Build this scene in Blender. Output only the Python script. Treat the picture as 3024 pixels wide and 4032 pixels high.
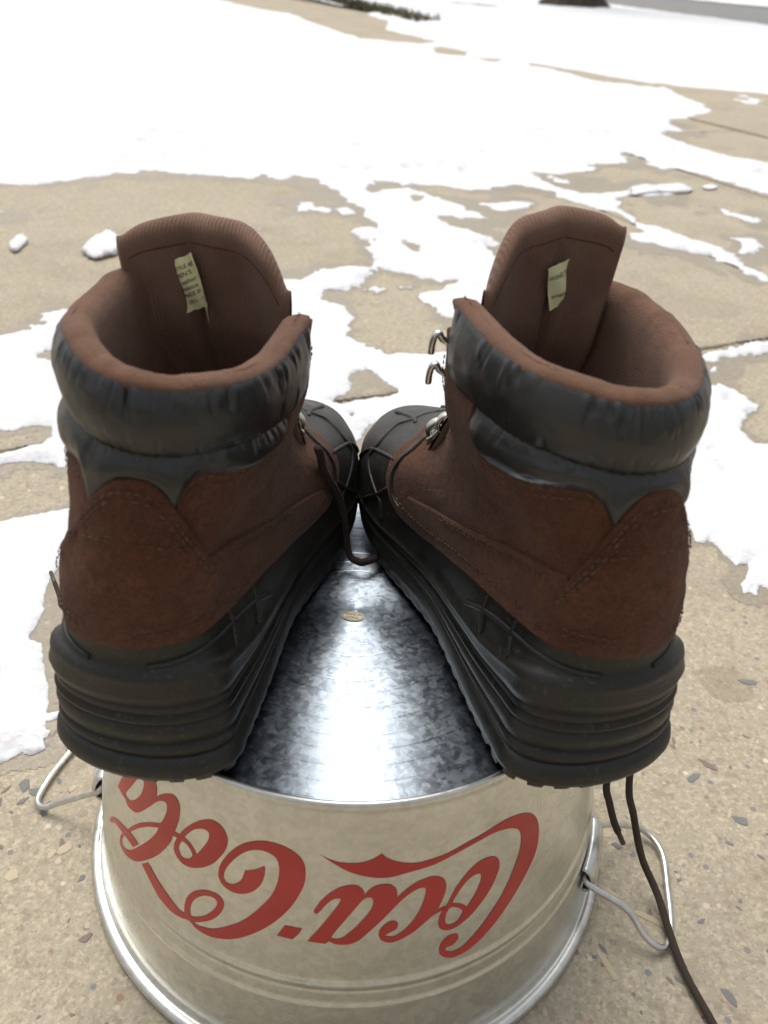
import bpy, bmesh, math, random
import numpy as np
from mathutils import Vector, Matrix
from mathutils.geometry import tessellate_polygon

for o in list(bpy.data.objects):
    bpy.data.objects.remove(o, do_unlink=True)
scene = bpy.context.scene
COL = scene.collection
R_ = math.radians

# ------------------------------------------------------------------ camera
cam_d = bpy.data.cameras.new('camera')
cam_d.sensor_fit = 'VERTICAL'
cam_d.sensor_height = 36.0
cam_d.lens = 29.46
cam_d.clip_start = 0.02
cam_d.clip_end = 600
cam = bpy.data.objects.new('camera', cam_d)
COL.objects.link(cam)
PITCH, ROLL = 0.5818, 0.0520
fw = Vector((0, math.cos(PITCH), -math.sin(PITCH)))
up = Vector((0, math.sin(PITCH), math.cos(PITCH)))
rt = Vector((1, 0, 0))
rt2 = math.cos(ROLL) * rt + math.sin(ROLL) * up
up2 = -math.sin(ROLL) * rt + math.cos(ROLL) * up
M = Matrix((rt2, up2, -fw)).transposed().to_4x4()
M.translation = Vector((0.0145, -0.4041, 0.5359))
cam.matrix_world = M
cam_d.dof.use_dof = True
cam_d.dof.focus_distance = 0.52
cam_d.dof.aperture_fstop = 10.5
scene.camera = cam

# ------------------------------------------------------------------ world, sun, exposure
SUN_EL, SUN_AZ = R_(66), R_(-25)        # azimuth measured from +Y towards +X
world = bpy.data.worlds.new('World')
scene.world = world
world.use_nodes = True
wn = world.node_tree
wn.nodes.clear()
sky = wn.nodes.new('ShaderNodeTexSky')
sky.sky_type = 'NISHITA'
sky.sun_disc = False
sky.sun_elevation = SUN_EL
sky.sun_rotation = SUN_AZ
sky.air_density = 1.0
sky.dust_density = 5.0
sky.ozone_density = 1.0
hsv = wn.nodes.new('ShaderNodeHueSaturation')
hsv.inputs['Saturation'].default_value = 0.22      # overcast: the cloud cover greys the sky
bg = wn.nodes.new('ShaderNodeBackground')
bg.inputs['Strength'].default_value = 0.13
wo = wn.nodes.new('ShaderNodeOutputWorld')
wn.links.new(sky.outputs[0], hsv.inputs['Color'])
wn.links.new(hsv.outputs[0], bg.inputs['Color'])
wn.links.new(bg.outputs[0], wo.inputs['Surface'])
sun_d = bpy.data.lights.new('sun', 'SUN')
sun_d.energy = 1.0
sun_d.angle = R_(35)
sun_d.color = (1.0, 0.96, 0.9)
sun = bpy.data.objects.new('sun', sun_d)
COL.objects.link(sun)
sd = Vector((math.sin(SUN_AZ) * math.cos(SUN_EL), math.cos(SUN_AZ) * math.cos(SUN_EL), math.sin(SUN_EL)))
sun.rotation_euler = sd.to_track_quat('Z', 'Y').to_euler()
scene.view_settings.view_transform = 'Standard'
scene.view_settings.look = 'None'
scene.view_settings.exposure = 0.52
scene.view_settings.gamma = 1.0
scene.view_settings.use_curve_mapping = False

# ------------------------------------------------------------------ helpers
def tag(o, label=None, cat=None, group=None, kind=None):
    if label: o['label'] = label
    if cat: o['category'] = cat
    if group: o['group'] = group
    if kind: o['kind'] = kind
    return o

def link(name, me, mat=None, parent=None, smooth=True):
    o = bpy.data.objects.new(name, me)
    COL.objects.link(o)
    if mat is not None and len(me.materials) == 0:
        me.materials.append(mat)
    if parent is not None:
        o.parent = parent
    if smooth and len(me.polygons):
        me.polygons.foreach_set('use_smooth', [True] * len(me.polygons))
    return o

def empty(name, loc=(0, 0, 0), rz=0.0):
    o = bpy.data.objects.new(name, None)
    o.empty_display_size = 0.05
    o.location = loc
    o.rotation_euler = (0, 0, rz)
    COL.objects.link(o)
    return o

def mesh_np(name, V, F):
    me = bpy.data.meshes.new(name)
    me.from_pydata([tuple(map(float, v)) for v in V], [], [tuple(map(int, f)) for f in F])
    me.validate()
    me.update()
    return me

def grid_faces(n, m, wrap=False, base=0):
    """grid of n rows by m columns"""
    F = []
    mm = m if wrap else m - 1
    for i in range(n - 1):
        for j in range(mm):
            a = base + i * m + j
            b = base + i * m + (j + 1) % m
            F.append((a, b, b + m, a + m))
    return F

def grid_mesh(name, P, wrap=False, flip=False):
    n, m = P.shape[:2]
    F = grid_faces(n, m, wrap)
    if flip:
        F = [f[::-1] for f in F]
    return mesh_np(name, P.reshape(-1, 3), F)

def lathe(name, prof, seg=160, close=False):
    th = np.linspace(0, 2 * np.pi, seg, endpoint=False)
    pr = np.array(prof)
    P = np.stack([pr[:, 0][:, None] * np.cos(th), pr[:, 0][:, None] * np.sin(th), pr[:, 1][:, None] + 0 * th], -1)
    return grid_mesh(name, P, wrap=True)

def catmull(pts, n=6, closed=False):
    p = np.array(pts, float)
    if closed:
        q = np.vstack([p[-1], p, p[0], p[1]])
    else:
        q = np.vstack([2 * p[0] - p[1], p, 2 * p[-1] - p[-2]])
    out = []
    for i in range(1, len(q) - 2):
        p0, p1, p2, p3 = q[i - 1], q[i], q[i + 1], q[i + 2]
        for k in range(n):
            t = k / n
            out.append(0.5 * (2 * p1 + (p2 - p0) * t + (2 * p0 - 5 * p1 + 4 * p2 - p3) * t * t + (3 * p1 - p0 - 3 * p2 + p3) * t ** 3))
    if not closed:
        out.append(q[-2])
    return np.array(out)

def tube(path, rad, seg=8, flat=1.0, V=None, F=None, caps=True):
    """tube along path; rad scalar or array; flat squashes along the second normal"""
    p = np.array(path, float)
    n = len(p)
    r = np.full(n, rad) if np.isscalar(rad) else np.array(rad, float)
    t = np.gradient(p, axis=0)
    t /= np.linalg.norm(t, axis=1, keepdims=True) + 1e-12
    nrm = np.cross(t[0], [0.13, 0.2, 0.97])
    if np.linalg.norm(nrm) < 1e-3:
        nrm = np.cross(t[0], [1, 0, 0])
    nrm /= np.linalg.norm(nrm)
    own = V is None
    if own: V, F = [], []
    base = len(V)
    for i in range(n):
        nrm = nrm - t[i] * (nrm @ t[i])
        nrm /= np.linalg.norm(nrm) + 1e-12
        b = np.cross(t[i], nrm)
        for k in range(seg):
            a = 2 * math.pi * k / seg
            V.append(p[i] + r[i] * (math.cos(a) * nrm + flat * math.sin(a) * b))
    F.extend(grid_faces(n, seg, True, base))
    if caps:
        F.append(tuple(base + k for k in range(seg))[::-1])
        F.append(tuple(base + (n - 1) * seg + k for k in range(seg)))
    return V, F

def tube_obj(name, path, rad, mat, parent=None, seg=8, flat=1.0):
    V, F = tube(path, rad, seg, flat)
    return link(name, mesh_np(name, V, F), mat, parent)

# value noise ---------------------------------------------------------
_rng = np.random.RandomState(7)
_LAT = _rng.rand(256, 256)
def vnoise(x, y):
    xi = np.floor(x).astype(int); yi = np.floor(y).astype(int)
    fx = x - xi; fy = y - yi
    fx = fx * fx * (3 - 2 * fx); fy = fy * fy * (3 - 2 * fy)
    a = _LAT[xi % 256, yi % 256]; b = _LAT[(xi + 1) % 256, yi % 256]
    c = _LAT[xi % 256, (yi + 1) % 256]; d = _LAT[(xi + 1) % 256, (yi + 1) % 256]
    return (a * (1 - fx) + b * fx) * (1 - fy) + (c * (1 - fx) + d * fx) * fy
def fbm(x, y, oct=4, lac=2.1, gain=0.5):
    s = 0; a = 1; tot = 0
    for i in range(oct):
        s = s + a * vnoise(x + 17.3 * i, y + 5.7 * i); tot += a
        a *= gain; x = x * lac; y = y * lac
    return s / tot

# ------------------------------------------------------------------ materials
class MB:
    """small node-material builder"""
    def __init__(self, name):
        self.m = bpy.data.materials.new(name)
        self.m.use_nodes = True
        self.t = self.m.node_tree
        self.b = self.t.nodes['Principled BSDF']
        self.tc = self.t.nodes.new('ShaderNodeTexCoord')
    def n(self, typ, **kw):
        nd = self.t.nodes.new(typ)
        for k, v in kw.items():
            if k.startswith('_'):
                setattr(nd, k[1:], v)
            else:
                nd.inputs[k].default_value = v
        return nd
    def l(self, a, b): self.t.links.new(a, b)
    def noise(self, scale, detail=4, rough=0.55, vec=None):
        nd = self.n('ShaderNodeTexNoise', Scale=scale, Detail=detail, Roughness=rough)
        self.l(vec if vec else self.tc.outputs['Object'], nd.inputs['Vector'])
        return nd.outputs['Fac']
    def voro(self, scale, feature='F1', out='Distance', rnd=1.0, vec=None):
        nd = self.n('ShaderNodeTexVoronoi', Scale=scale, Randomness=rnd)
        nd.feature = feature
        self.l(vec if vec else self.tc.outputs['Object'], nd.inputs['Vector'])
        return nd.outputs[out]
    def ramp(self, fac, stops):
        nd = self.n('ShaderNodeValToRGB')
        cr = nd.color_ramp
        while len(cr.elements) < len(stops): cr.elements.new(0.5)
        for e, (p, c) in zip(cr.elements, stops):
            e.position = p
            e.color = (*c, 1) if len(c) == 3 else c
        self.l(fac, nd.inputs['Fac'])
        return nd.outputs['Color']
    def rng(self, fac, a, b, c, d):
        nd = self.n('ShaderNodeMapRange')
        nd.inputs[1].default_value = a; nd.inputs[2].default_value = b
        nd.inputs[3].default_value = c; nd.inputs[4].default_value = d
        self.l(fac, nd.inputs[0])
        return nd.outputs[0]
    def mix(self, fac, a, b, blend='MIX'):
        nd = self.t.nodes.new('ShaderNodeMix')
        nd.data_type = 'RGBA'; nd.blend_type = blend
        for s, v in ((nd.inputs[0], fac), (nd.inputs[6], a), (nd.inputs[7], b)):
            if isinstance(v, (int, float)): s.default_value = v
            elif isinstance(v, tuple): s.default_value = (*v, 1)
            else: self.l(v, s)
        return nd.outputs[2]
    def math(self, op, a, b=0.0):
        nd = self.t.nodes.new('ShaderNodeMath'); nd.operation = op
        for s, v in ((nd.inputs[0], a), (nd.inputs[1], b)):
            if isinstance(v, (int, float)): s.default_value = v
            else: self.l(v, s)
        return nd.outputs[0]
    def bump(self, h, strength=0.3, dist=0.001, prev=None):
        nd = self.n('ShaderNodeBump', Strength=strength, Distance=dist)
        self.l(h, nd.inputs['Height'])
        if prev: self.l(prev, nd.inputs['Normal'])
        return nd.outputs[0]
    def set(self, color=None, rough=None, normal=None, **kw):
        for s, v in (('Base Color', color), ('Roughness', rough), ('Normal', normal)):
            if v is None: continue
            if isinstance(v, (int, float)): self.b.inputs[s].default_value = v
            elif isinstance(v, tuple): self.b.inputs[s].default_value = (*v, 1)
            else: self.l(v, self.b.inputs[s])
        for k, v in kw.items():
            k = k.replace('_', ' ')
            if isinstance(v, tuple): v = (*v, 1)
            if isinstance(v, (int, float, tuple)): self.b.inputs[k].default_value = v
            else: self.l(v, self.b.inputs[k])
        return self.m

MAT = {}
STAIN = (0.335, 0.160, 0.0)
def mk_materials():
    # suede leather
    a = MB('brown_suede')
    big = a.noise(28, 3); fine = a.noise(900, 3, 0.7); mid = a.noise(140, 4, 0.6)
    c = a.ramp(big, [(0.3, (0.082, 0.028, 0.014)), (0.55, (0.122, 0.046, 0.023)), (0.75, (0.158, 0.066, 0.036))])
    c = a.mix(a.rng(a.noise(13, 3), 0.45, 0.68, 0.0, 0.5), c, (0.062, 0.030, 0.018))
    c = a.mix(a.rng(mid, 0.35, 0.7, 0.0, 0.55), c, (0.055, 0.022, 0.010))
    c = a.mix(a.rng(a.noise(420, 3, 0.7), 0.42, 0.66, 0.0, 0.6), c, (0.045, 0.020, 0.010))
    c = a.mix(a.rng(fine, 0.55, 0.8, 0.0, 0.5), c, (0.22, 0.13, 0.08))
    MAT['suede'] = a.set(c, 0.95, a.bump(fine, 0.8, 0.0008, a.bump(mid, 0.5, 0.0016)), Sheen_Weight=0.06, Sheen_Roughness=0.6, Specular_IOR_Level=0.15)
    # rubber
    a = MB('black_rubber')
    n1 = a.noise(45, 5, 0.6); n2 = a.noise(700, 3)
    c = a.ramp(n1, [(0.35, (0.011, 0.011, 0.009)), (0.7, (0.019, 0.018, 0.014)), (0.85, (0.045, 0.041, 0.031))])
    c = a.mix(a.rng(a.noise(260, 2, 0.8), 0.60, 0.74, 0, 0.45), c, (0.10, 0.092, 0.076))
    c = a.mix(a.math('MULTIPLY', a.rng(a.noise(9, 3), 0.45, 0.7, 0, 0.6), a.rng(a.noise(90, 5, 0.75), 0.4, 0.7, 0, 0.6)), c, (0.085, 0.078, 0.062))
    MAT['rubber'] = a.set(c, a.rng(n1, 0.3, 0.7, 0.42, 0.6), a.bump(n2, 0.35, 0.0005), Specular_IOR_Level=0.45)
    # quilted nylon
    a = MB('dark_nylon')
    n1 = a.noise(30, 4); n2 = a.noise(1400, 2)
    c = a.ramp(n1, [(0.3, (0.012, 0.012, 0.013)), (0.62, (0.018, 0.018, 0.017)), (0.8, (0.034, 0.034, 0.022))])
    MAT['nylon'] = a.set(c, a.rng(n1, 0.3, 0.7, 0.34, 0.44), a.bump(n2, 0.3, 0.0003, a.bump(a.noise(110, 3), 0.18, 0.002)), Specular_IOR_Level=0.6)
    # fleece lining
    a = MB('brown_fleece')
    f1 = a.noise(1100, 3, 0.7); f2 = a.noise(60, 3)
    c = a.ramp(f2, [(0.3, (0.130, 0.066, 0.039)), (0.7, (0.180, 0.094, 0.058))])
    c = a.mix(a.rng(f1, 0.5, 0.8, 0.0, 0.35), c, (0.27, 0.16, 0.105))
    MAT['fleece'] = a.set(c, 1.0, a.bump(f1, 0.9, 0.0012), Sheen_Weight=0.15, Sheen_Roughness=0.5, Specular_IOR_Level=0.1)
    # ribbed tongue fabric
    a = MB('ribbed_fabric')
    wv = a.n('ShaderNodeTexWave', Scale=190.0, Distortion=0.6, Detail=1.0)
    wv.bands_direction = 'X'
    a.l(a.tc.outputs['Object'], wv.inputs['Vector'])
    f1 = a.noise(1000, 3, 0.7); f2 = a.noise(40, 3)
    c = a.ramp(f2, [(0.3, (0.165, 0.096, 0.066)), (0.7, (0.220, 0.136, 0.098))])
    c = a.mix(a.rng(f1, 0.55, 0.8, 0.0, 0.3), c, (0.36, 0.26, 0.20))
    MAT['tongue'] = a.set(c, 1.0, a.bump(wv.outputs['Fac'], 0.4, 0.0008, a.bump(f1, 0.6, 0.0008)), Sheen_Weight=0.12, Specular_IOR_Level=0.1)
    a = MB('tan_thread')
    MAT['thread'] = a.set(a.ramp(a.noise(300), [(0.35, (0.065, 0.038, 0.020)), (0.7, (0.145, 0.092, 0.050))]), 0.9)
    a = MB('dark_brown_lace')
    wv = a.n('ShaderNodeTexWave', Scale=420.0, Distortion=2.0)
    wv.bands_direction = 'DIAGONAL'
    a.l(a.tc.outputs['Object'], wv.inputs['Vector'])
    MAT['lace'] = a.set(a.mix(wv.outputs['Fac'], (0.028, 0.017, 0.011), (0.060, 0.038, 0.025)), 0.9, a.bump(wv.outputs['Fac'], 0.7, 0.0007))
    a = MB('lace_aglet')
    MAT['aglet'] = a.set((0.05, 0.035, 0.025), 0.35)
    a = MB('brass_metal')
    MAT['brass'] = a.set(a.ramp(a.noise(220), [(0.3, (0.46, 0.455, 0.42)), (0.7, (0.66, 0.655, 0.62))]), 0.28, Metallic=1.0)
    a = MB('cream_label')
    MAT['label'] = a.set(a.ramp(a.noise(160), [(0.3, (0.80, 0.78, 0.40)), (0.7, (0.88, 0.86, 0.52))]), 0.8, a.bump(a.noise(220, 2), 0.4, 0.0006))
    a = MB('black_print')
    MAT['print'] = a.set((0.03, 0.03, 0.025), 0.8)
    # galvanised steel: wall
    a = MB('galvanised_steel')
    sp = a.voro(320, 'F1', 'Color'); sp2 = a.voro(150, 'F1', 'Color')
    g1 = a.n('ShaderNodeSeparateColor'); a.l(sp, g1.inputs[0])
    g2 = a.n('ShaderNodeSeparateColor'); a.l(sp2, g2.inputs[0])
    v = a.math('ADD', a.math('MULTIPLY', g1.outputs[0], 0.5), a.math('MULTIPLY', g2.outputs[1], 0.5))
    c = a.ramp(v, [(0.2, (0.60, 0.60, 0.555)), (0.8, (0.70, 0.70, 0.655))])
    nz = a.noise(9, 4, 0.6)
    c = a.mix(a.rng(nz, 0.5, 0.75, 0.0, 0.3), c, (0.46, 0.465, 0.45))
    MAT['galv'] = a.set(c, a.math('ADD', a.rng(v, 0.2, 0.8, 0.29, 0.36), a.rng(nz, 0.3, 0.7, -0.05, 0.06)), a.bump(a.noise(35, 3), 0.12, 0.002), Metallic=1.0)
    # base disc: brushed in circles and spangled
    a = MB('brushed_galvanised_base')
    dist = a.n('ShaderNodeMixRGB'); dist.inputs[0].default_value = 0.006
    nz = a.n('ShaderNodeTexNoise', Scale=60.0, Detail=3.0); a.l(a.tc.outputs['Object'], nz.inputs['Vector'])
    a.l(a.tc.outputs['Object'], dist.inputs[1]); a.l(nz.outputs['Color'], dist.inputs[2])
    sp = a.voro(420, 'F1', 'Color', 1.0, dist.outputs[0]); sp2 = a.voro(230, 'F1', 'Color', 1.0, dist.outputs[0])
    g1 = a.n('ShaderNodeSeparateColor'); a.l(sp, g1.inputs[0])
    g2 = a.n('ShaderNodeSeparateColor'); a.l(sp2, g2.inputs[0])
    v = a.math('ADD', a.math('ADD', a.math('MULTIPLY', g1.outputs[0], 0.45), a.math('MULTIPLY', g2.outputs[1], 0.40)), a.math('MULTIPLY', a.noise(240, 4, 0.6), 0.15))
    c = a.ramp(v, [(0.2, (0.25, 0.29, 0.33)), (0.5, (0.355, 0.405, 0.455)), (0.8, (0.47, 0.53, 0.595))])
    tan = a.n('ShaderNodeTangent'); tan.direction_type = 'RADIAL'; tan.axis = 'Z'
    bp = a.bump(a.noise(90, 3), 0.05, 0.001)
    MAT['disc'] = a.set(c, a.rng(v, 0.2, 0.8, 0.30, 0.40), bp, Metallic=1.0, Anisotropic=0.7, Anisotropic_Rotation=0.25, Tangent=tan.outputs[0])
    a = MB('bright_steel_wire')
    MAT['wire'] = a.set(a.ramp(a.noise(120), [(0.3, (0.50, 0.50, 0.47)), (0.7, (0.72, 0.72, 0.69))]), 0.34, a.bump(a.noise(300), 0.2, 0.0005), Metallic=1.0)
    a = MB('red_print')
    rc = a.ramp(a.noise(25, 5), [(0.3, (0.40, 0.026, 0.020)), (0.7, (0.46, 0.042, 0.032))])
    rc = a.mix(a.rng(a.noise(650, 3, 0.7), 0.68, 0.74, 0, 0.5), rc, (0.45, 0.36, 0.32))
    MAT['red'] = a.set(rc, a.rng(a.noise(40, 3), 0.3, 0.7, 0.32, 0.5))
    a = MB('paper_sticker')
    MAT['sticker'] = a.set((0.80, 0.71, 0.54), 0.6)
    # concrete with aggregate, dry and wet with melt water
    for key, nm, wetk in (('concrete', 'aggregate_concrete', 0.0), ('wet', 'wet_concrete', 1.0)):
        a = MB(nm)
        big = a.noise(1.6, 4, 0.6); mid = a.noise(14, 5, 0.65); fine = a.noise(420, 3, 0.75); gr = a.noise(160, 4, 0.7)
        c = a.ramp(big, [(0.3, (0.342, 0.298, 0.222)), (0.7, (0.392, 0.346, 0.264))])
        c = a.mix(a.rng(mid, 0.4, 0.75, 0.0, 0.35), c, (0.30, 0.255, 0.19))
        c = a.mix(a.rng(gr, 0.5, 0.72, 0.0, 0.75), c, (0.54, 0.46, 0.34))
        c = a.mix(a.rng(fine, 0.56, 0.70, 0.0, 0.75), c, (0.17, 0.135, 0.09))
        gc = a.n('ShaderNodeSeparateColor'); a.l(a.voro(430, 'F1', 'Color'), gc.inputs[0])
        c = a.mix(a.rng(gc.outputs[0], 0.0, 0.28, 0.34, 0.0), c, (0.19, 0.155, 0.11))
        c = a.mix(a.rng(gc.outputs[0], 0.72, 1.0, 0.0, 0.36), c, (0.62, 0.53, 0.39))
        gc2 = a.n('ShaderNodeSeparateColor'); a.l(a.voro(210, 'F1', 'Color'), gc2.inputs[0])
        c = a.mix(a.rng(gc2.outputs[1], 0.75, 0.95, 0.0, 0.28), c, (0.44, 0.37, 0.25))
        c = a.mix(a.rng(gc2.outputs[2], 0.82, 0.95, 0.0, 0.32), c, (0.20, 0.165, 0.12))
        st = a.voro(115, 'F1', 'Distance'); stc = a.voro(115, 'F1', 'Color')
        sc_ = a.n('ShaderNodeSeparateColor'); a.l(stc, sc_.inputs[0])
        stone = a.math('MULTIPLY', a.rng(st, 0.22, 0.34, 1.0, 0.0), a.rng(sc_.outputs[0], 0.80, 0.82, 0.0, 1.0))
        stcol = a.ramp(sc_.outputs[1], [(0.2, (0.20, 0.20, 0.20)), (0.5, (0.30, 0.19, 0.13)), (0.8, (0.58, 0.50, 0.40))])
        c = a.mix(stone, c, stcol)
        wet = a.rng(a.noise(0.9, 3), 0.62, 0.72, 0.0, 0.25)
        c = a.mix(wet, c, (0.24, 0.195, 0.135))
        # round damp stain near the right boot, with an uneven rim
        dv = a.n('ShaderNodeVectorMath'); dv.operation = 'DISTANCE'
        wob = a.n('ShaderNodeMixRGB'); wob.inputs[0].default_value = 0.012
        nv_ = a.n('ShaderNodeTexNoise', Scale=30.0, Detail=3.0); a.l(a.tc.outputs['Object'], nv_.inputs['Vector'])
        a.l(a.tc.outputs['Object'], wob.inputs[1]); a.l(nv_.outputs['Color'], wob.inputs[2])
        a.l(wob.outputs[0], dv.inputs[0]); dv.inputs[1].default_value = STAIN
        sd_ = a.rng(dv.outputs['Value'], 0.0225, 0.0250, 0.38, 0.0)
        c = a.mix(sd_, c, (0.19, 0.155, 0.105))
        damp = a.rng(a.noise(2.6, 4, 0.6), 0.54, 0.60, 0.0, 0.22)
        c = a.mix(damp, c, (0.22, 0.185, 0.135))
        if wetk: c = a.mix(0.42, c, (0.15, 0.122, 0.085))
        bp = a.bump(gr, 0.35, 0.0015, a.bump(fine, 0.5, 0.0010))
        MAT[key] = a.set(c, 0.45 if wetk else 0.9, bp, Specular_IOR_Level=0.4 if wetk else 0.25)
    a = MB('stone_chip_grey')
    MAT['chip0'] = a.set(a.ramp(a.noise(90, 4), [(0.3, (0.13, 0.13, 0.13)), (0.7, (0.23, 0.225, 0.215))]), 0.8, a.bump(a.noise(300), 0.4, 0.001))
    a = MB('stone_chip_brown')
    MAT['chip1'] = a.set(a.ramp(a.noise(90, 4), [(0.3, (0.17, 0.12, 0.10)), (0.7, (0.27, 0.20, 0.17))]), 0.8, a.bump(a.noise(300), 0.4, 0.001))
    a = MB('stone_chip_cream')
    MAT['chip2'] = a.set(a.ramp(a.noise(90, 4), [(0.3, (0.42, 0.34, 0.22)), (0.7, (0.55, 0.47, 0.34))]), 0.8, a.bump(a.noise(300), 0.4, 0.001))
    a = MB('dark_joint_soil')
    MAT['soil'] = a.set(a.ramp(a.noise(60, 4), [(0.3, (0.10, 0.085, 0.06)), (0.7, (0.18, 0.15, 0.11))]), 0.95, a.bump(a.noise(150), 0.6, 0.004))
    a = MB('snow')
    n1 = a.noise(120, 4, 0.7); n2 = a.noise(14, 4, 0.6)
    MAT['snow'] = a.set(a.ramp(n2, [(0.3, (0.63, 0.635, 0.65)), (0.7, (0.72, 0.72, 0.73))]), 0.7, a.bump(n1, 0.5, 0.004, a.bump(n2, 0.4, 0.03)), Subsurface_Weight=0.25, Subsurface_Scale=0.02, Specular_IOR_Level=0.3)
    a = MB('asphalt')
    MAT['asphalt'] = a.set(a.ramp(a.noise(3, 5), [(0.3, (0.16, 0.16, 0.155)), (0.7, (0.21, 0.205, 0.195))]), 0.85, a.bump(a.noise(80), 0.5, 0.005))
    a = MB('dormant_lawn')
    MAT['lawn'] = a.set(a.ramp(a.noise(6, 5), [(0.3, (0.07, 0.075, 0.03)), (0.7, (0.14, 0.12, 0.06))]), 0.95, a.bump(a.noise(60), 0.8, 0.02))
    a = MB('grass_blade')
    MAT['grass'] = a.set(a.ramp(a.noise(4), [(0.3, (0.065, 0.065, 0.03)), (0.7, (0.14, 0.115, 0.06))]), 0.8)
    a = MB('dark_bark')
    mp = a.n('ShaderNodeMapping'); mp.inputs['Scale'].default_value = (1, 1, 0.25)
    a.l(a.tc.outputs['Object'], mp.inputs['Vector'])
    bk = a.noise(14, 5, 0.7, mp.outputs[0])
    MAT['bark'] = a.set(a.ramp(bk, [(0.3, (0.035, 0.025, 0.018)), (0.7, (0.10, 0.075, 0.055))]), 0.95, a.bump(bk, 1.0, 0.03))
mk_materials()

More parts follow.
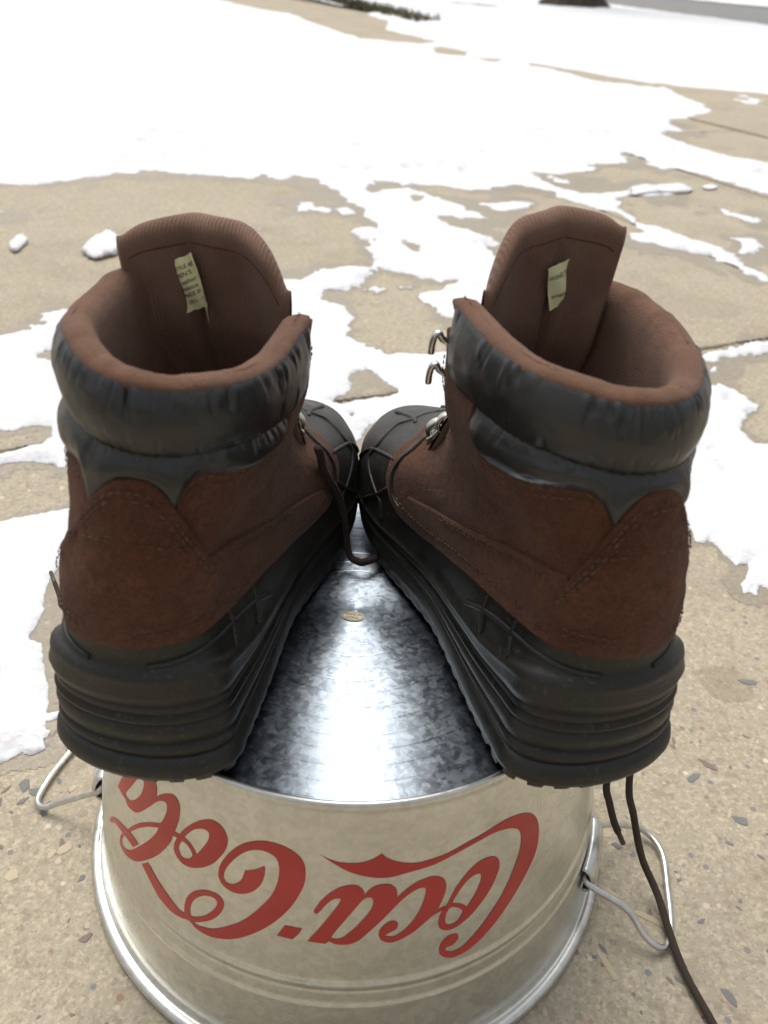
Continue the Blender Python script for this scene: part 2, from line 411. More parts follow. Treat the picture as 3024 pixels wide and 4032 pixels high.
# ------------------------------------------------------------------ outlines, world metres (snow: x,y; letters: angle on the wall, height)
SNOW = [
  (1,[[-14,-2.5],[-3.2,.9],[-1.6,1.6],[-1.043,1.891],[-.969,1.874],[-.91,1.932],[-.864,1.995],[-.818,2.028],[-.784,2.07],[-.742,2.091],[-.723,2.126],[-.657,2.135],[-.606,2.125],[-.556,2.114],[-.459,2.115],[-.409,2.105],[-.391,2.143],[-.416,2.171],[-.373,2.147],[-.334,2.112],[-.292,2.167],[-.252,2.154],[-.212,2.097],[-.191,2.069],[-.147,1.987],[-.105,1.899],[-.068,1.984],[-.09,2.04],[-.075,2.151],[-.007,2.156],[.018,2.129],[.076,2.132],[.172,2.1],[.245,2.117],[.312,2.165],[.376,2.213],[.351,2.43],[.437,2.399],[.532,2.376],[.639,2.478],[.642,2.553],[.702,2.594],[.795,2.657],[.777,2.806],[.813,2.816],[.856,2.714],[.897,2.618],[.985,2.467],[1.055,2.37],[1.117,2.257],[1.75,1.5],[2.6,.9],[5,-1],[60,-8],[60,70],[-60,70],[-60,-6]]),
  (0,[[1.295,2.76],[1.183,2.858],[1.095,3.049],[1.068,3.175],[1.055,3.297],[1.188,3.413],[1.139,3.579],[1.185,3.68],[1.336,3.797],[1.504,4.046],[1.531,4.238],[1.488,4.632],[1.518,4.98],[1.525,5.041],[1.493,5.103],[1.385,4.86],[1.209,4.942],[1.109,5.146],[1.009,5.416],[.931,5.624],[.828,5.677],[.833,5.95],[1.05,5.681],[1.271,5.351],[1.449,5.043],[1.723,4.96],[2.026,4.821],[3.4,2.6],[3.0,1.2],[2.2,1.35]]),
  (2,[[1.74,5.0],[2.022,4.808],[1.862,4.358],[1.72,4.362],[1.633,4.444],[1.757,4.55],[1.827,4.487],[1.827,4.638]]),
  (0,[[-2.508,12.515],[-2.085,11.613],[-1.651,10.676],[-1.284,10.239],[-.924,9.048],[-.708,8.4],[-.587,7.894],[-.441,7.569],[-.298,7.088],[-.173,7.261],[-.038,6.99],[.104,6.994],[.182,7.401],[.047,7.911],[-.15,8.216],[-.266,8.748],[-.22,9.654],[-.455,10.663],[-.522,11.653],[-.771,12.364],[-1.074,13.132],[-1.366,14.061],[-1.69,15.57],[-2.738,13.571]]),
  (0,[[.259,6.921],[.423,6.55],[.381,6.243],[.255,6.31]]),
  (0,[[.501,6.109],[.68,6.139],[.583,5.877]]),
  (0,[[.534,15.842],[1.079,15.793],[1.452,15.211],[1.346,14.648],[.939,14.937]]),
  (1,[[-.209,2.283],[-.128,2.303],[-.075,2.129],[-.09,2.04],[-.064,1.985],[-.019,2.056],[.037,2.08],[.075,2.017],[.129,1.97],[.163,1.902],[.239,1.787],[.201,1.787],[.157,1.77],[.117,1.838],[.106,1.735],[.153,1.682],[.203,1.631],[.246,1.568],[.197,1.531],[.229,1.458],[.265,1.334],[.252,1.205],[.267,1.061],[.214,1.014],[.172,1.099],[.12,1.048],[.097,1.079],[.085,1.131],[.06,1.185],[.1,1.211],[.129,1.267],[.101,1.252],[.061,1.3],[.009,1.302],[-.032,1.376],[-.042,1.461],[-.024,1.573],[-.069,1.537],[-.104,1.601],[-.054,1.641],[-.025,1.617],[-.052,1.703],[-.075,1.833],[-.104,1.881],[-.147,1.987]]),
  (0,[[.004,1.564],[.043,1.53],[.066,1.468],[.054,1.453],[.024,1.513]]),
  (0,[[.047,1.99],[.079,1.978],[.074,1.92],[.051,1.933]]),
  (0,[[.175,1.243],[.199,1.207],[.182,1.194]]),
  (1,[[.351,2.43],[.399,2.418],[.433,2.289],[.487,2.175],[.525,2.124],[.595,2.14],[.676,2.198],[.729,2.252],[.812,2.281],[.868,2.294],[.872,2.223],[.785,2.173],[.708,2.136],[.675,2.129],[.622,2.07],[.611,1.995],[.626,1.833],[.67,1.795],[.712,1.73],[.749,1.654],[.791,1.609],[.798,1.585],[.847,1.633],[.839,1.712],[.888,1.721],[.872,1.65],[.841,1.58],[.79,1.559],[.777,1.509],[.812,1.397],[.806,1.38],[.766,1.483],[.721,1.559],[.645,1.615],[.581,1.663],[.587,1.706],[.622,1.742],[.619,1.801],[.593,1.906],[.542,1.946],[.511,1.992],[.454,2.07],[.472,2.132],[.416,2.159],[.367,2.209],[.328,2.19],[.223,2.282],[.234,2.473]]),
  (1,[[.895,2.038],[.916,2.033],[.914,1.972],[.941,1.978],[.975,1.927],[.945,1.889],[.916,1.939],[.89,1.951]]),
  (1,[[.845,2.644],[.897,2.618],[.917,2.572],[.872,2.561]]),
  (1,[[.472,2.332],[.499,2.316],[.515,2.265],[.487,2.269]]),
  (1,[[.242,1.937],[.285,1.965],[.377,1.976],[.345,1.931],[.29,1.874]]),
  (1,[[-.297,1.229],[-.205,1.22],[-.155,1.238],[-.143,1.274],[-.103,1.319],[-.031,1.329],[-.027,1.314],[-.067,1.233],[-.082,1.185],[-.111,1.184],[-.131,1.177],[-.121,1.156],[-.129,1.124],[-.104,1.099],[-.074,1.071],[-.061,1.034],[-.06,.974],[-.066,.945],[-.033,.916],[-.022,.897],[-.004,.887],[.006,.872],[.026,.881],[.059,.892],[.114,.896],[.219,.93],[.208,.708],[.144,.607],[.071,.578],[-.021,.589],[-.059,.543],[-.128,.622],[-.226,.82]]),
  (0,[[-.055,.783],[-.045,.808],[-.023,.816],[-.009,.812],[.002,.773],[.024,.735],[.001,.714],[-.027,.698],[-.057,.687],[-.077,.69],[-.064,.712],[-.045,.746]]),
  (0,[[-.023,.576],[-.022,.598],[-.013,.625],[.008,.639],[.011,.593],[-.013,.508],[-.026,.534],[-.021,.547]]),
  (0,[[-.051,.654],[-.034,.658],[-.035,.644],[-.048,.642]]),
  (1,[[-.04,1.191],[-.023,1.203],[-.005,1.197],[-.022,1.173]]),
  (1,[[.007,1.226],[.037,1.225],[.064,1.236],[.061,1.216],[.025,1.208]]),
  (1,[[-.407,1.617],[-.372,1.621],[-.313,1.576],[-.341,1.556],[-.372,1.579]]),
  (1,[[-.948,1.632],[-.911,1.619],[-.931,1.591]]),
  (1,[[-.234,1.817],[-.216,1.848],[-.198,1.773],[-.22,1.76]]),
  (1,[[-.147,1.801],[-.123,1.832],[-.098,1.776],[-.121,1.746]]),
  (1,[[-.199,1.807],[-.168,1.796],[-.169,1.762],[-.191,1.766]]),
  (1,[[-.676,.84],[-.623,.872],[-.611,.885],[-.592,.901],[-.575,.923],[-.565,.934],[-.576,.937],[-.583,.946],[-.58,.961],[-.591,.972],[-.568,.983],[-.542,.997],[-.496,.948],[-.391,.618],[-.419,.584],[-.426,.571],[-.464,.573],[-.475,.563],[-.492,.555],[-.533,.525]]),
  (0,[[-.531,.793],[-.534,.821],[-.512,.824],[-.497,.781],[-.515,.771]]),
  (1,[[-.506,.465],[-.468,.496],[-.449,.512],[-.426,.529],[-.421,.546],[-.426,.571],[-.408,.585],[-.355,.506],[-.383,.475],[-.417,.482],[-.436,.48],[-.457,.47],[-.489,.457]]),
  (1,[[-.46,.324],[-.409,.353],[-.381,.364],[-.343,.379],[-.314,.392],[-.292,.31],[-.312,.278],[-.316,.261],[-.318,.245],[-.311,.212],[-.308,.198],[-.308,.165],[-.296,.161],[-.284,.144],[-.279,.127],[-.268,.111],[-.261,.089],[-.26,.078],[-.253,.055],[-.259,.046],[-.269,.034],[-.275,.028],[-.306,.013]]),
  (1,[[-.257,.076],[-.249,.079],[-.245,.077],[-.251,.072]]),
  (1,[[-.254,.058],[-.248,.059],[-.247,.054],[-.25,.053]]),
  (1,[[-.261,.041],[-.25,.046],[-.248,.042],[-.255,.038]]),
  (1,[[.395,.601],[.439,.625],[.465,.669],[.494,.762],[.518,.814],[.533,.826],[.542,.807],[.556,.798],[.557,.774],[.567,.738],[.547,.726],[.537,.703],[.526,.693],[.516,.671],[.522,.63],[.542,.637],[.656,.69],[.496,.277],[.442,.283],[.423,.302],[.417,.313],[.406,.32],[.413,.342],[.402,.339],[.391,.358],[.386,.384],[.379,.37],[.371,.38],[.374,.403],[.368,.416],[.351,.429]]),
  (0,[[.518,.772],[.53,.771],[.529,.759],[.519,.762]]),
  (0,[[.406,.508],[.422,.504],[.415,.497],[.404,.501]]),
  (0,[[.437,.598],[.449,.595],[.463,.605],[.446,.584]]),
  (0,[[.465,.669],[.474,.653],[.469,.625],[.453,.623]]),
  (0,[[.448,.555],[.458,.542],[.461,.535],[.453,.536]]),
  (1,[[.538,.934],[.561,.958],[.586,.976],[.612,.983],[.642,1.002],[.676,1.013],[.786,1.058],[.772,1.023],[.665,.984],[.6,.948],[.563,.934],[.539,.922]]),
  (1,[[.533,.885],[.546,.892],[.543,.875],[.53,.868]]),
  (1,[[.395,.305],[.407,.315],[.416,.311],[.408,.287],[.404,.289],[.405,.301],[.396,.291]]),
]
LUMPS = [[[-.796,1.343],[-.802,1.386],[-.798,1.413],[-.773,1.379],[-.77,1.348],[-.767,1.306],[-.781,1.315]],[[-.636,1.323],[-.641,1.365],[-.643,1.416],[-.637,1.444],[-.623,1.473],[-.58,1.402],[-.566,1.33],[-.581,1.309],[-.599,1.289]],[[.688,2.191],[.729,2.252],[.767,2.25],[.812,2.281],[.869,2.299],[.875,2.233],[.851,2.198],[.787,2.179],[.736,2.158],[.683,2.127]],[[.928,2.287],[.962,2.322],[.977,2.298],[.955,2.266],[.93,2.262]]]
LETTERS = {
  'letter_l_a': [[[-.8123,.168],[-.8826,.1551],[-.9229,.144],[-.9645,.131],[-.9645,.131],[-.9362,.1311],[-.9102,.1311],[-.8964,.1317],[-.8729,.1298],[-.8421,.1308],[-.8136,.1329],[-.7821,.1374],[-.7527,.1432],[-.7161,.1508],[-.6859,.1574],[-.6613,.1614],[-.6412,.1632],[-.6293,.1627],[-.6271,.1596],[-.6325,.1557],[-.6439,.1505],[-.6594,.1452],[-.6594,.1452],[-.6885,.1421],[-.7329,.1365],[-.7812,.1292],[-.8237,.1211],[-.8644,.1119],[-.8644,.1119],[-.8489,.1116],[-.8489,.1116],[-.8177,.1183],[-.7707,.1271],[-.7233,.1343],[-.6693,.1408],[-.6693,.1408],[-.6794,.1363],[-.6961,.1312],[-.7223,.1243],[-.7595,.1157],[-.7946,.1079],[-.8271,.1008],[-.8502,.0965],[-.8814,.0921],[-.9051,.0899],[-.9196,.0904],[-.9165,.0949],[-.9029,.0998],[-.9029,.0998],[-.9171,.0994],[-.9171,.0994],[-.935,.093],[-.9382,.0878],[-.9227,.0858],[-.8942,.0862],[-.8555,.0889],[-.8149,.0931],[-.778,.0986],[-.7298,.1074],[-.686,.1162],[-.6532,.1239],[-.6261,.1315],[-.6074,.1378],[-.595,.1438],[-.588,.1477],[-.5759,.1538],[-.5675,.1602],[-.5646,.1659],[-.5685,.1692],[-.5796,.1718],[-.5962,.1727],[-.6187,.1714],[-.6497,.1677],[-.6739,.1638],[-.6843,.1615],[-.6843,.1615],[-.6817,.1654],[-.6829,.1685],[-.6896,.171],[-.6963,.1723],[-.7097,.1751],[-.7418,.1751]],[[-.8057,.159],[-.8386,.1503],[-.8902,.1369],[-.8902,.1369],[-.8866,.135],[-.8704,.135],[-.8458,.1373],[-.8202,.1417],[-.7936,.1472],[-.7736,.1527],[-.7617,.1583],[-.7572,.1622],[-.7624,.1643],[-.7749,.1644],[-.7902,.1624]]],
  'letter_bar': [[[-1.0256,.0949],[-.9821,.101],[-.9253,.1064],[-.8705,.1103],[-.8341,.1117],[-.8059,.1117],[-.7871,.1112],[-.7871,.1112],[-.8245,.1031],[-.8245,.1031],[-.8571,.1029],[-.903,.1011],[-.9475,.0987],[-.9904,.0952],[-1.0094,.0925],[-1.0409,.087],[-1.065,.0846],[-1.0532,.0889]]],
  'letter_o': [[[-.5915,.1471],[-.5915,.1471],[-.588,.1477],[-.588,.1477],[-.5663,.1482],[-.5663,.1482],[-.5508,.1527],[-.5307,.1575],[-.5044,.1626],[-.4756,.1672],[-.4478,.1703],[-.4234,.1717],[-.3994,.1711],[-.3816,.1688],[-.3711,.1655],[-.3669,.1616],[-.3701,.1576],[-.3798,.1531],[-.3968,.1479],[-.4172,.1425],[-.4411,.1381],[-.4689,.134],[-.4945,.1311],[-.5208,.1291],[-.5483,.1284],[-.5697,.1297],[-.5845,.132],[-.5904,.1353],[-.5872,.1397],[-.5767,.1445],[-.5767,.1445],[-.595,.1438],[-.595,.1438]],[[-.5417,.1487],[-.5417,.1487],[-.5267,.1527],[-.507,.1572],[-.4878,.16],[-.4687,.162],[-.45,.1626],[-.4406,.1618],[-.4388,.1599],[-.4431,.1563],[-.455,.1519],[-.4703,.1472],[-.489,.1417],[-.489,.1417],[-.4974,.1439],[-.5109,.1464],[-.5262,.1476]],[[-.55,.145],[-.55,.145],[-.5602,.1422],[-.5671,.1386],[-.565,.1354],[-.554,.1332],[-.535,.1336],[-.5181,.1358],[-.5068,.139],[-.5104,.1414],[-.5224,.1435],[-.5361,.1448]]],
  'letter_c_loop': [[[-.7653,.0986],[-.7653,.0986],[-.7273,.1056],[-.7273,.1056],[-.7111,.1043],[-.6845,.1014],[-.6506,.0981],[-.6147,.0951],[-.5842,.0924],[-.5588,.0908],[-.536,.0911],[-.536,.0911],[-.5374,.0949],[-.5347,.1003],[-.5269,.1049],[-.5111,.1101],[-.4877,.1146],[-.4611,.1181],[-.4351,.1202],[-.4096,.1208],[-.3899,.1199],[-.378,.1175],[-.3759,.1146],[-.3818,.1102],[-.3972,.1048],[-.4184,.0998],[-.4475,.0951],[-.4738,.0915],[-.4951,.0893],[-.4951,.0893],[-.4851,.0883],[-.4621,.0892],[-.4322,.0911],[-.4033,.0941],[-.3684,.099],[-.3345,.1042],[-.3016,.1101],[-.2697,.1173],[-.2385,.1255],[-.2111,.1334],[-.1963,.1402],[-.1878,.1464],[-.1844,.1517],[-.186,.1567],[-.1926,.1602],[-.2053,.1624],[-.2242,.1636],[-.2494,.1636],[-.2749,.1623],[-.3005,.1594],[-.3266,.1547],[-.3496,.1491],[-.3661,.1439],[-.3768,.139],[-.3791,.1355],[-.3737,.1333],[-.3632,.1323],[-.3444,.1332],[-.3278,.1356],[-.3147,.1387],[-.3084,.1418],[-.3023,.1461],[-.3023,.1461],[-.2829,.1478],[-.2637,.1496],[-.2479,.1517],[-.2333,.1537],[-.2333,.1537],[-.232,.1506],[-.2346,.1459],[-.2419,.1412],[-.2558,.1368],[-.2747,.1329],[-.2972,.13],[-.3236,.128],[-.3506,.1275],[-.3749,.1288],[-.3911,.1311],[-.3996,.1351],[-.398,.1399],[-.389,.1453],[-.3705,.1517],[-.3471,.1577],[-.3175,.1633],[-.2852,.1673],[-.2533,.1698],[-.2188,.171],[-.1847,.1708],[-.1509,.1691],[-.1234,.1661],[-.1064,.1623],[-.0983,.1576],[-.0974,.1513],[-.1026,.1454],[-.1139,.1398],[-.134,.1318],[-.1634,.1232],[-.1965,.1153],[-.2303,.1085],[-.268,.102],[-.3068,.0961],[-.3468,.0912],[-.3883,.0876],[-.428,.0852],[-.4616,.0848],[-.4888,.0853],[-.5048,.087],[-.5211,.0876],[-.5476,.0857],[-.5726,.0846],[-.6022,.0843],[-.6333,.0855],[-.6661,.0871],[-.6921,.0902],[-.7192,.0937],[-.7429,.0964]],[[-.5093,.0924],[-.5093,.0924],[-.5117,.0958],[-.51,.0997],[-.5005,.1048],[-.4834,.1096],[-.4606,.1136],[-.4384,.1159],[-.4164,.1167],[-.4037,.1155],[-.4034,.1127],[-.412,.109],[-.4298,.104],[-.4516,.0993],[-.478,.0953],[-.4975,.0931]]],
  'hyphen': [[[-.1609,.1148],[-.1609,.1148],[-.1032,.1146],[-.1032,.1146],[-.1133,.1106],[-.1338,.1054],[-.1338,.1054],[-.1861,.1058],[-.1861,.1058],[-.1742,.1103]]],
  'letter_c_a': [[[-.0674,.1291],[-.0591,.132],[-.0442,.137],[-.0208,.142],[.0061,.1461],[.0332,.1482],[.0605,.1487],[.0778,.1474],[.0903,.1447],[.0952,.142],[.0952,.142],[.1091,.1453],[.1294,.1477],[.157,.1483],[.178,.1475],[.1942,.1448],[.2,.1412],[.1989,.1376],[.1989,.1376],[.2177,.141],[.2419,.1444],[.2701,.147],[.3026,.1482],[.3128,.1483],[.3336,.1474],[.3513,.1455],[.3624,.1425],[.3668,.1387],[.3641,.1345],[.3546,.1292],[.3401,.1231],[.3401,.1231],[.368,.1238],[.368,.1238],[.3562,.121],[.3562,.121],[.3354,.1201],[.3151,.1183],[.2885,.1145],[.2589,.1103],[.2294,.1074],[.1937,.105],[.1708,.1056],[.153,.1078],[.1437,.1113],[.145,.1145],[.1549,.1178],[.1719,.1206],[.1893,.1213],[.2037,.1197],[.2059,.1168],[.1975,.1143],[.1802,.1128],[.163,.1108],[.163,.1108],[.1806,.1097],[.1982,.1098],[.2191,.1119],[.2433,.1162],[.2674,.1223],[.2842,.1295],[.2939,.136],[.2951,.1398],[.2893,.1414],[.2711,.1417],[.2428,.1394],[.2151,.1354],[.1947,.1314],[.171,.1265],[.144,.1209],[.1137,.115],[.0835,.1092],[.0564,.1061],[.0255,.1052],[.0014,.1058],[-.0161,.1074],[-.0161,.1074],[-.0262,.1054],[-.0262,.1054],[-.0853,.1058],[-.0853,.1058],[-.0685,.1109],[-.0451,.1175],[-.0218,.1246],[.0013,.1316],[.0144,.1363],[.0175,.1386],[.0105,.1391],[-.0065,.1382],[-.0266,.1346],[-.0466,.1292],[-.0567,.1272],[-.0637,.1271]],[[-.0096,.1105],[-.0096,.1105],[.0069,.1159],[.0301,.1225],[.0532,.1288],[.073,.1341],[.0896,.1383],[.1031,.1397],[.1169,.1393],[.1225,.1368],[.1196,.133],[.1083,.1285],[.0884,.1232],[.0651,.1178],[.0417,.113],[.0215,.1101],[.0043,.1095]]],
  'letter_o_slanted': [[[.3691,.1237],[.3831,.1285],[.3998,.1343],[.4242,.1398],[.4529,.1445],[.4827,.1472],[.5138,.1478],[.5423,.1464],[.5616,.1436],[.5698,.1398],[.5701,.1353],[.561,.1303],[.5438,.1244],[.5209,.119],[.4905,.1135],[.4607,.1092],[.4313,.1063],[.4023,.1044],[.3771,.1045],[.3573,.1064],[.3462,.1092],[.3427,.1128],[.3465,.1171],[.3579,.121]],[[.3928,.1245],[.4046,.1288],[.4254,.1339],[.447,.1374],[.4692,.1389],[.4887,.1384],[.4962,.1363],[.494,.132],[.4836,.127],[.4655,.1218],[.4457,.1173],[.4457,.1173],[.4321,.12],[.4132,.1224]],[[.3845,.1213],[.4027,.1204],[.4196,.118],[.4295,.1153],[.4262,.1129],[.4159,.1099],[.3979,.1082],[.3799,.1087],[.3695,.111],[.3674,.1142],[.3726,.1184]]],
  'letter_c_swoosh': [[[-.0572,.1689],[-.0572,.1689],[-.0311,.1665],[-.0035,.1647],[.0275,.1638],[.0616,.1637],[.0923,.1646],[.1194,.1665],[.1447,.1694],[.1447,.1694],[.1643,.1662],[.1892,.1635],[.2211,.1615],[.2533,.1602],[.2785,.16],[.3112,.1605],[.3481,.1612],[.3725,.1619],[.408,.1635],[.4443,.1649],[.4819,.1659],[.5208,.1671],[.5612,.1682],[.6037,.1682],[.6444,.1668],[.6829,.1641],[.7138,.1603],[.736,.1553],[.7517,.1482],[.7563,.1401],[.752,.1323],[.736,.125],[.7074,.1184],[.6705,.1111],[.6307,.104],[.5884,.097],[.5478,.0911],[.5045,.086],[.4663,.0825],[.4327,.0812],[.4033,.0811],[.3777,.0828],[.3575,.0862],[.3498,.0899],[.3515,.0937],[.3608,.097],[.3781,.0997],[.3996,.0999],[.4144,.0988],[.4187,.096],[.4136,.0937],[.3976,.0914],[.3761,.0912],[.3737,.0889],[.3877,.0869],[.4096,.086],[.4389,.0875],[.4721,.0917],[.506,.0971],[.5447,.1042],[.5845,.1125],[.6171,.1213],[.6417,.1301],[.658,.1373],[.6652,.1447],[.6608,.1511],[.6502,.1551],[.6335,.1579],[.606,.1606],[.5626,.1628],[.5218,.1632],[.4828,.1624],[.4452,.1614],[.4016,.1598],[.3593,.1578],[.318,.1562],[.2776,.1553],[.2378,.1545],[.1857,.153],[.1632,.1527],[.1319,.1532],[.0973,.1545],[.0628,.1564],[.0281,.1592],[-.0031,.1626],[-.031,.1658]]],
}

# ================================================================== SETTING
E1 = np.array([0.907, 0.421]); E2 = np.array([-0.421, 0.907])
def ew(a, b): return E1 * a + E2 * b

def sheet(name, pts, z, mat, kind='structure', parent=None):
    c = np.mean(pts, axis=0)
    V = [(p[0] - c[0], p[1] - c[1], 0) for p in pts]
    o = link(name, mesh_np(name, V, [tuple(range(len(V)))]), mat, parent, smooth=False)
    o.location = (c[0], c[1], z)
    if kind: tag(o, kind=kind)
    return o

sheet('ground', [(-250, -250), (250, -250), (250, 250), (-250, 250)], -0.030, MAT['lawn'])
sheet('joint_bed', [ew(-2.7, -1.4), ew(4.4, -1.4), ew(4.4, 17.2), ew(-2.7, 17.2)], -0.009, MAT['soil'])

pavement = empty('pavement', (0, 0, 0))
tag(pavement, kind='structure')
def slab(a0, a1, b0, b1, z=0.0):
    g = 0.004
    a0 += g; a1 -= g; b0 += g; b1 -= g
    bv = 0.005
    ca, cb = (a0 + a1) / 2, (b0 + b1) / 2
    V = []; F = []
    def ring(ins, zz):
        for (a, b) in ((a0 + ins, b0 + ins), (a1 - ins, b0 + ins), (a1 - ins, b1 - ins), (a0 + ins, b1 - ins)):
            p = ew(a, b); V.append((p[0], p[1], zz))
    ring(0, z - 0.09); ring(0, z - bv); ring(bv * 0.35, z - bv * 0.3); ring(bv, z)
    for k in range(3):
        for j in range(4):
            a = k * 4 + j; b = k * 4 + (j + 1) % 4
            F.append((a, b, b + 4, a + 4))
    F.append((12, 13, 14, 15)); F.append((3, 2, 1, 0))
    o = link('concrete_slab', mesh_np('concrete_slab', V, F), MAT['concrete'], pavement, smooth=False)
    return o
COLS = [(-2.56, -0.62), (-0.62, 1.322), (1.322, 1.92), (1.93, 2.75)]
ROWS = [(-1.25, 0.655), (0.655, 2.55), (2.55, 4.45)]
main_slab = None
for ci, (a0, a1) in enumerate(COLS):
    for ri, (b0, b1) in enumerate(ROWS):
        s = slab(a0, a1, b0, b1, z=0.0)
        if ci == 1 and ri == 0: main_slab = s
bb = -1.25
while bb < 16.4:
    slab(2.76, 4.25, bb, bb + 1.5, z=0.004)
    bb += 1.5

# stone chips set in the nearest slab, flush and slightly proud
def chip_meshes(n=14):
    out = []
    rr = random.Random(3)
    for k in range(n):
        m = rr.choice((5, 6, 7, 8))
        el = rr.uniform(1.2, 2.4)
        V = []
        pts = []
        for j in range(m):
            a = 2 * math.pi * (j + rr.uniform(-0.32, 0.32)) / m
            r = rr.uniform(0.62, 1.05)
            pts.append((math.cos(a) * r * el * 0.62, math.sin(a) * r / el * 0.95))
        for (x, y) in pts: V.append((x, y, -0.25))
        for (x, y) in pts: V.append((x * 0.97, y * 0.97, 0.03))
        for (x, y) in pts: V.append((x * 0.80, y * 0.80, 0.075))
        F = []
        for q in range(2):
            for j in range(m):
                F.append((q * m + j, q * m + (j + 1) % m, (q + 1) * m + (j + 1) % m, (q + 1) * m + j))
        F.append(tuple(range(2 * m, 3 * m)))
        me = mesh_np('stone_chip', V, F)
        me.materials.append(MAT['chip%d' % (0 if k < 8 else 1 if k < 11 else 2)])
        out.append(me)
    return out
CH = chip_meshes()
rr = random.Random(11)
nchip = 0
while nchip < 290:
    y = rr.uniform(-0.23, 0.10) if nchip < 215 else rr.uniform(.08, .34); x = rr.uniform(-0.45, 0.5)
    if math.hypot(x, y) < 0.178: continue
    if abs(x) > 0.20 + (y + 0.25) * 0.75: continue
    o = bpy.data.objects.new('stone_chip', CH[rr.randrange(len(CH))])
    COL.objects.link(o); o.parent = main_slab
    s = 0.0019 + 0.0068 * rr.random() ** 2.2
    o.location = (x, y, 0.0002)
    o.scale = (s, s, s * 0.6)
    o.rotation_euler = (rr.uniform(-.03, .03), rr.uniform(-.03, .03), rr.uniform(0, 6.28))
    nchip += 1

# street
sheet('road', [(6.1, 8.5), (5.07, 13.41), (3.73, 19.72), (2.0, 27.5), (-2, 45), (3, 46), (7.65, 26.27), (8.53, 23.15), (12, 10)], -0.020, MAT['asphalt'])

# ------------------------------------------------------------------ snow
def pip(px, py, poly):
    inside = np.zeros(px.shape, bool)
    n = len(poly); j = n - 1
    for i in range(n):
        xi, yi = poly[i]; xj, yj = poly[j]
        if yi != yj:
            c = ((yi > py) != (yj > py)) & (px < (xj - xi) * (py - yi) / (yj - yi) + xi)
            inside ^= c
        j = i
    return inside
def sdf(px, py, poly):
    d2 = np.full(px.shape, 1e9)
    n = len(poly)
    for i in range(n):
        ax, ay = poly[i]; bx, by = poly[(i + 1) % n]
        ex, ey = bx - ax, by - ay
        L = ex * ex + ey * ey + 1e-12
        t = np.clip(((px - ax) * ex + (py - ay) * ey) / L, 0, 1)
        dx = px - ax - t * ex; dy = py - ay - t * ey
        d2 = np.minimum(d2, dx * dx + dy * dy)
    d = np.sqrt(d2)
    return np.where(pip(px, py, poly), d, -d)
ROADCUT = [(5.9, 9.5), (5.07, 13.41), (3.73, 19.72), (2.6, 24.8), (5.6, 34), (7.65, 26.27), (8.53, 23.15), (11.5, 12)]

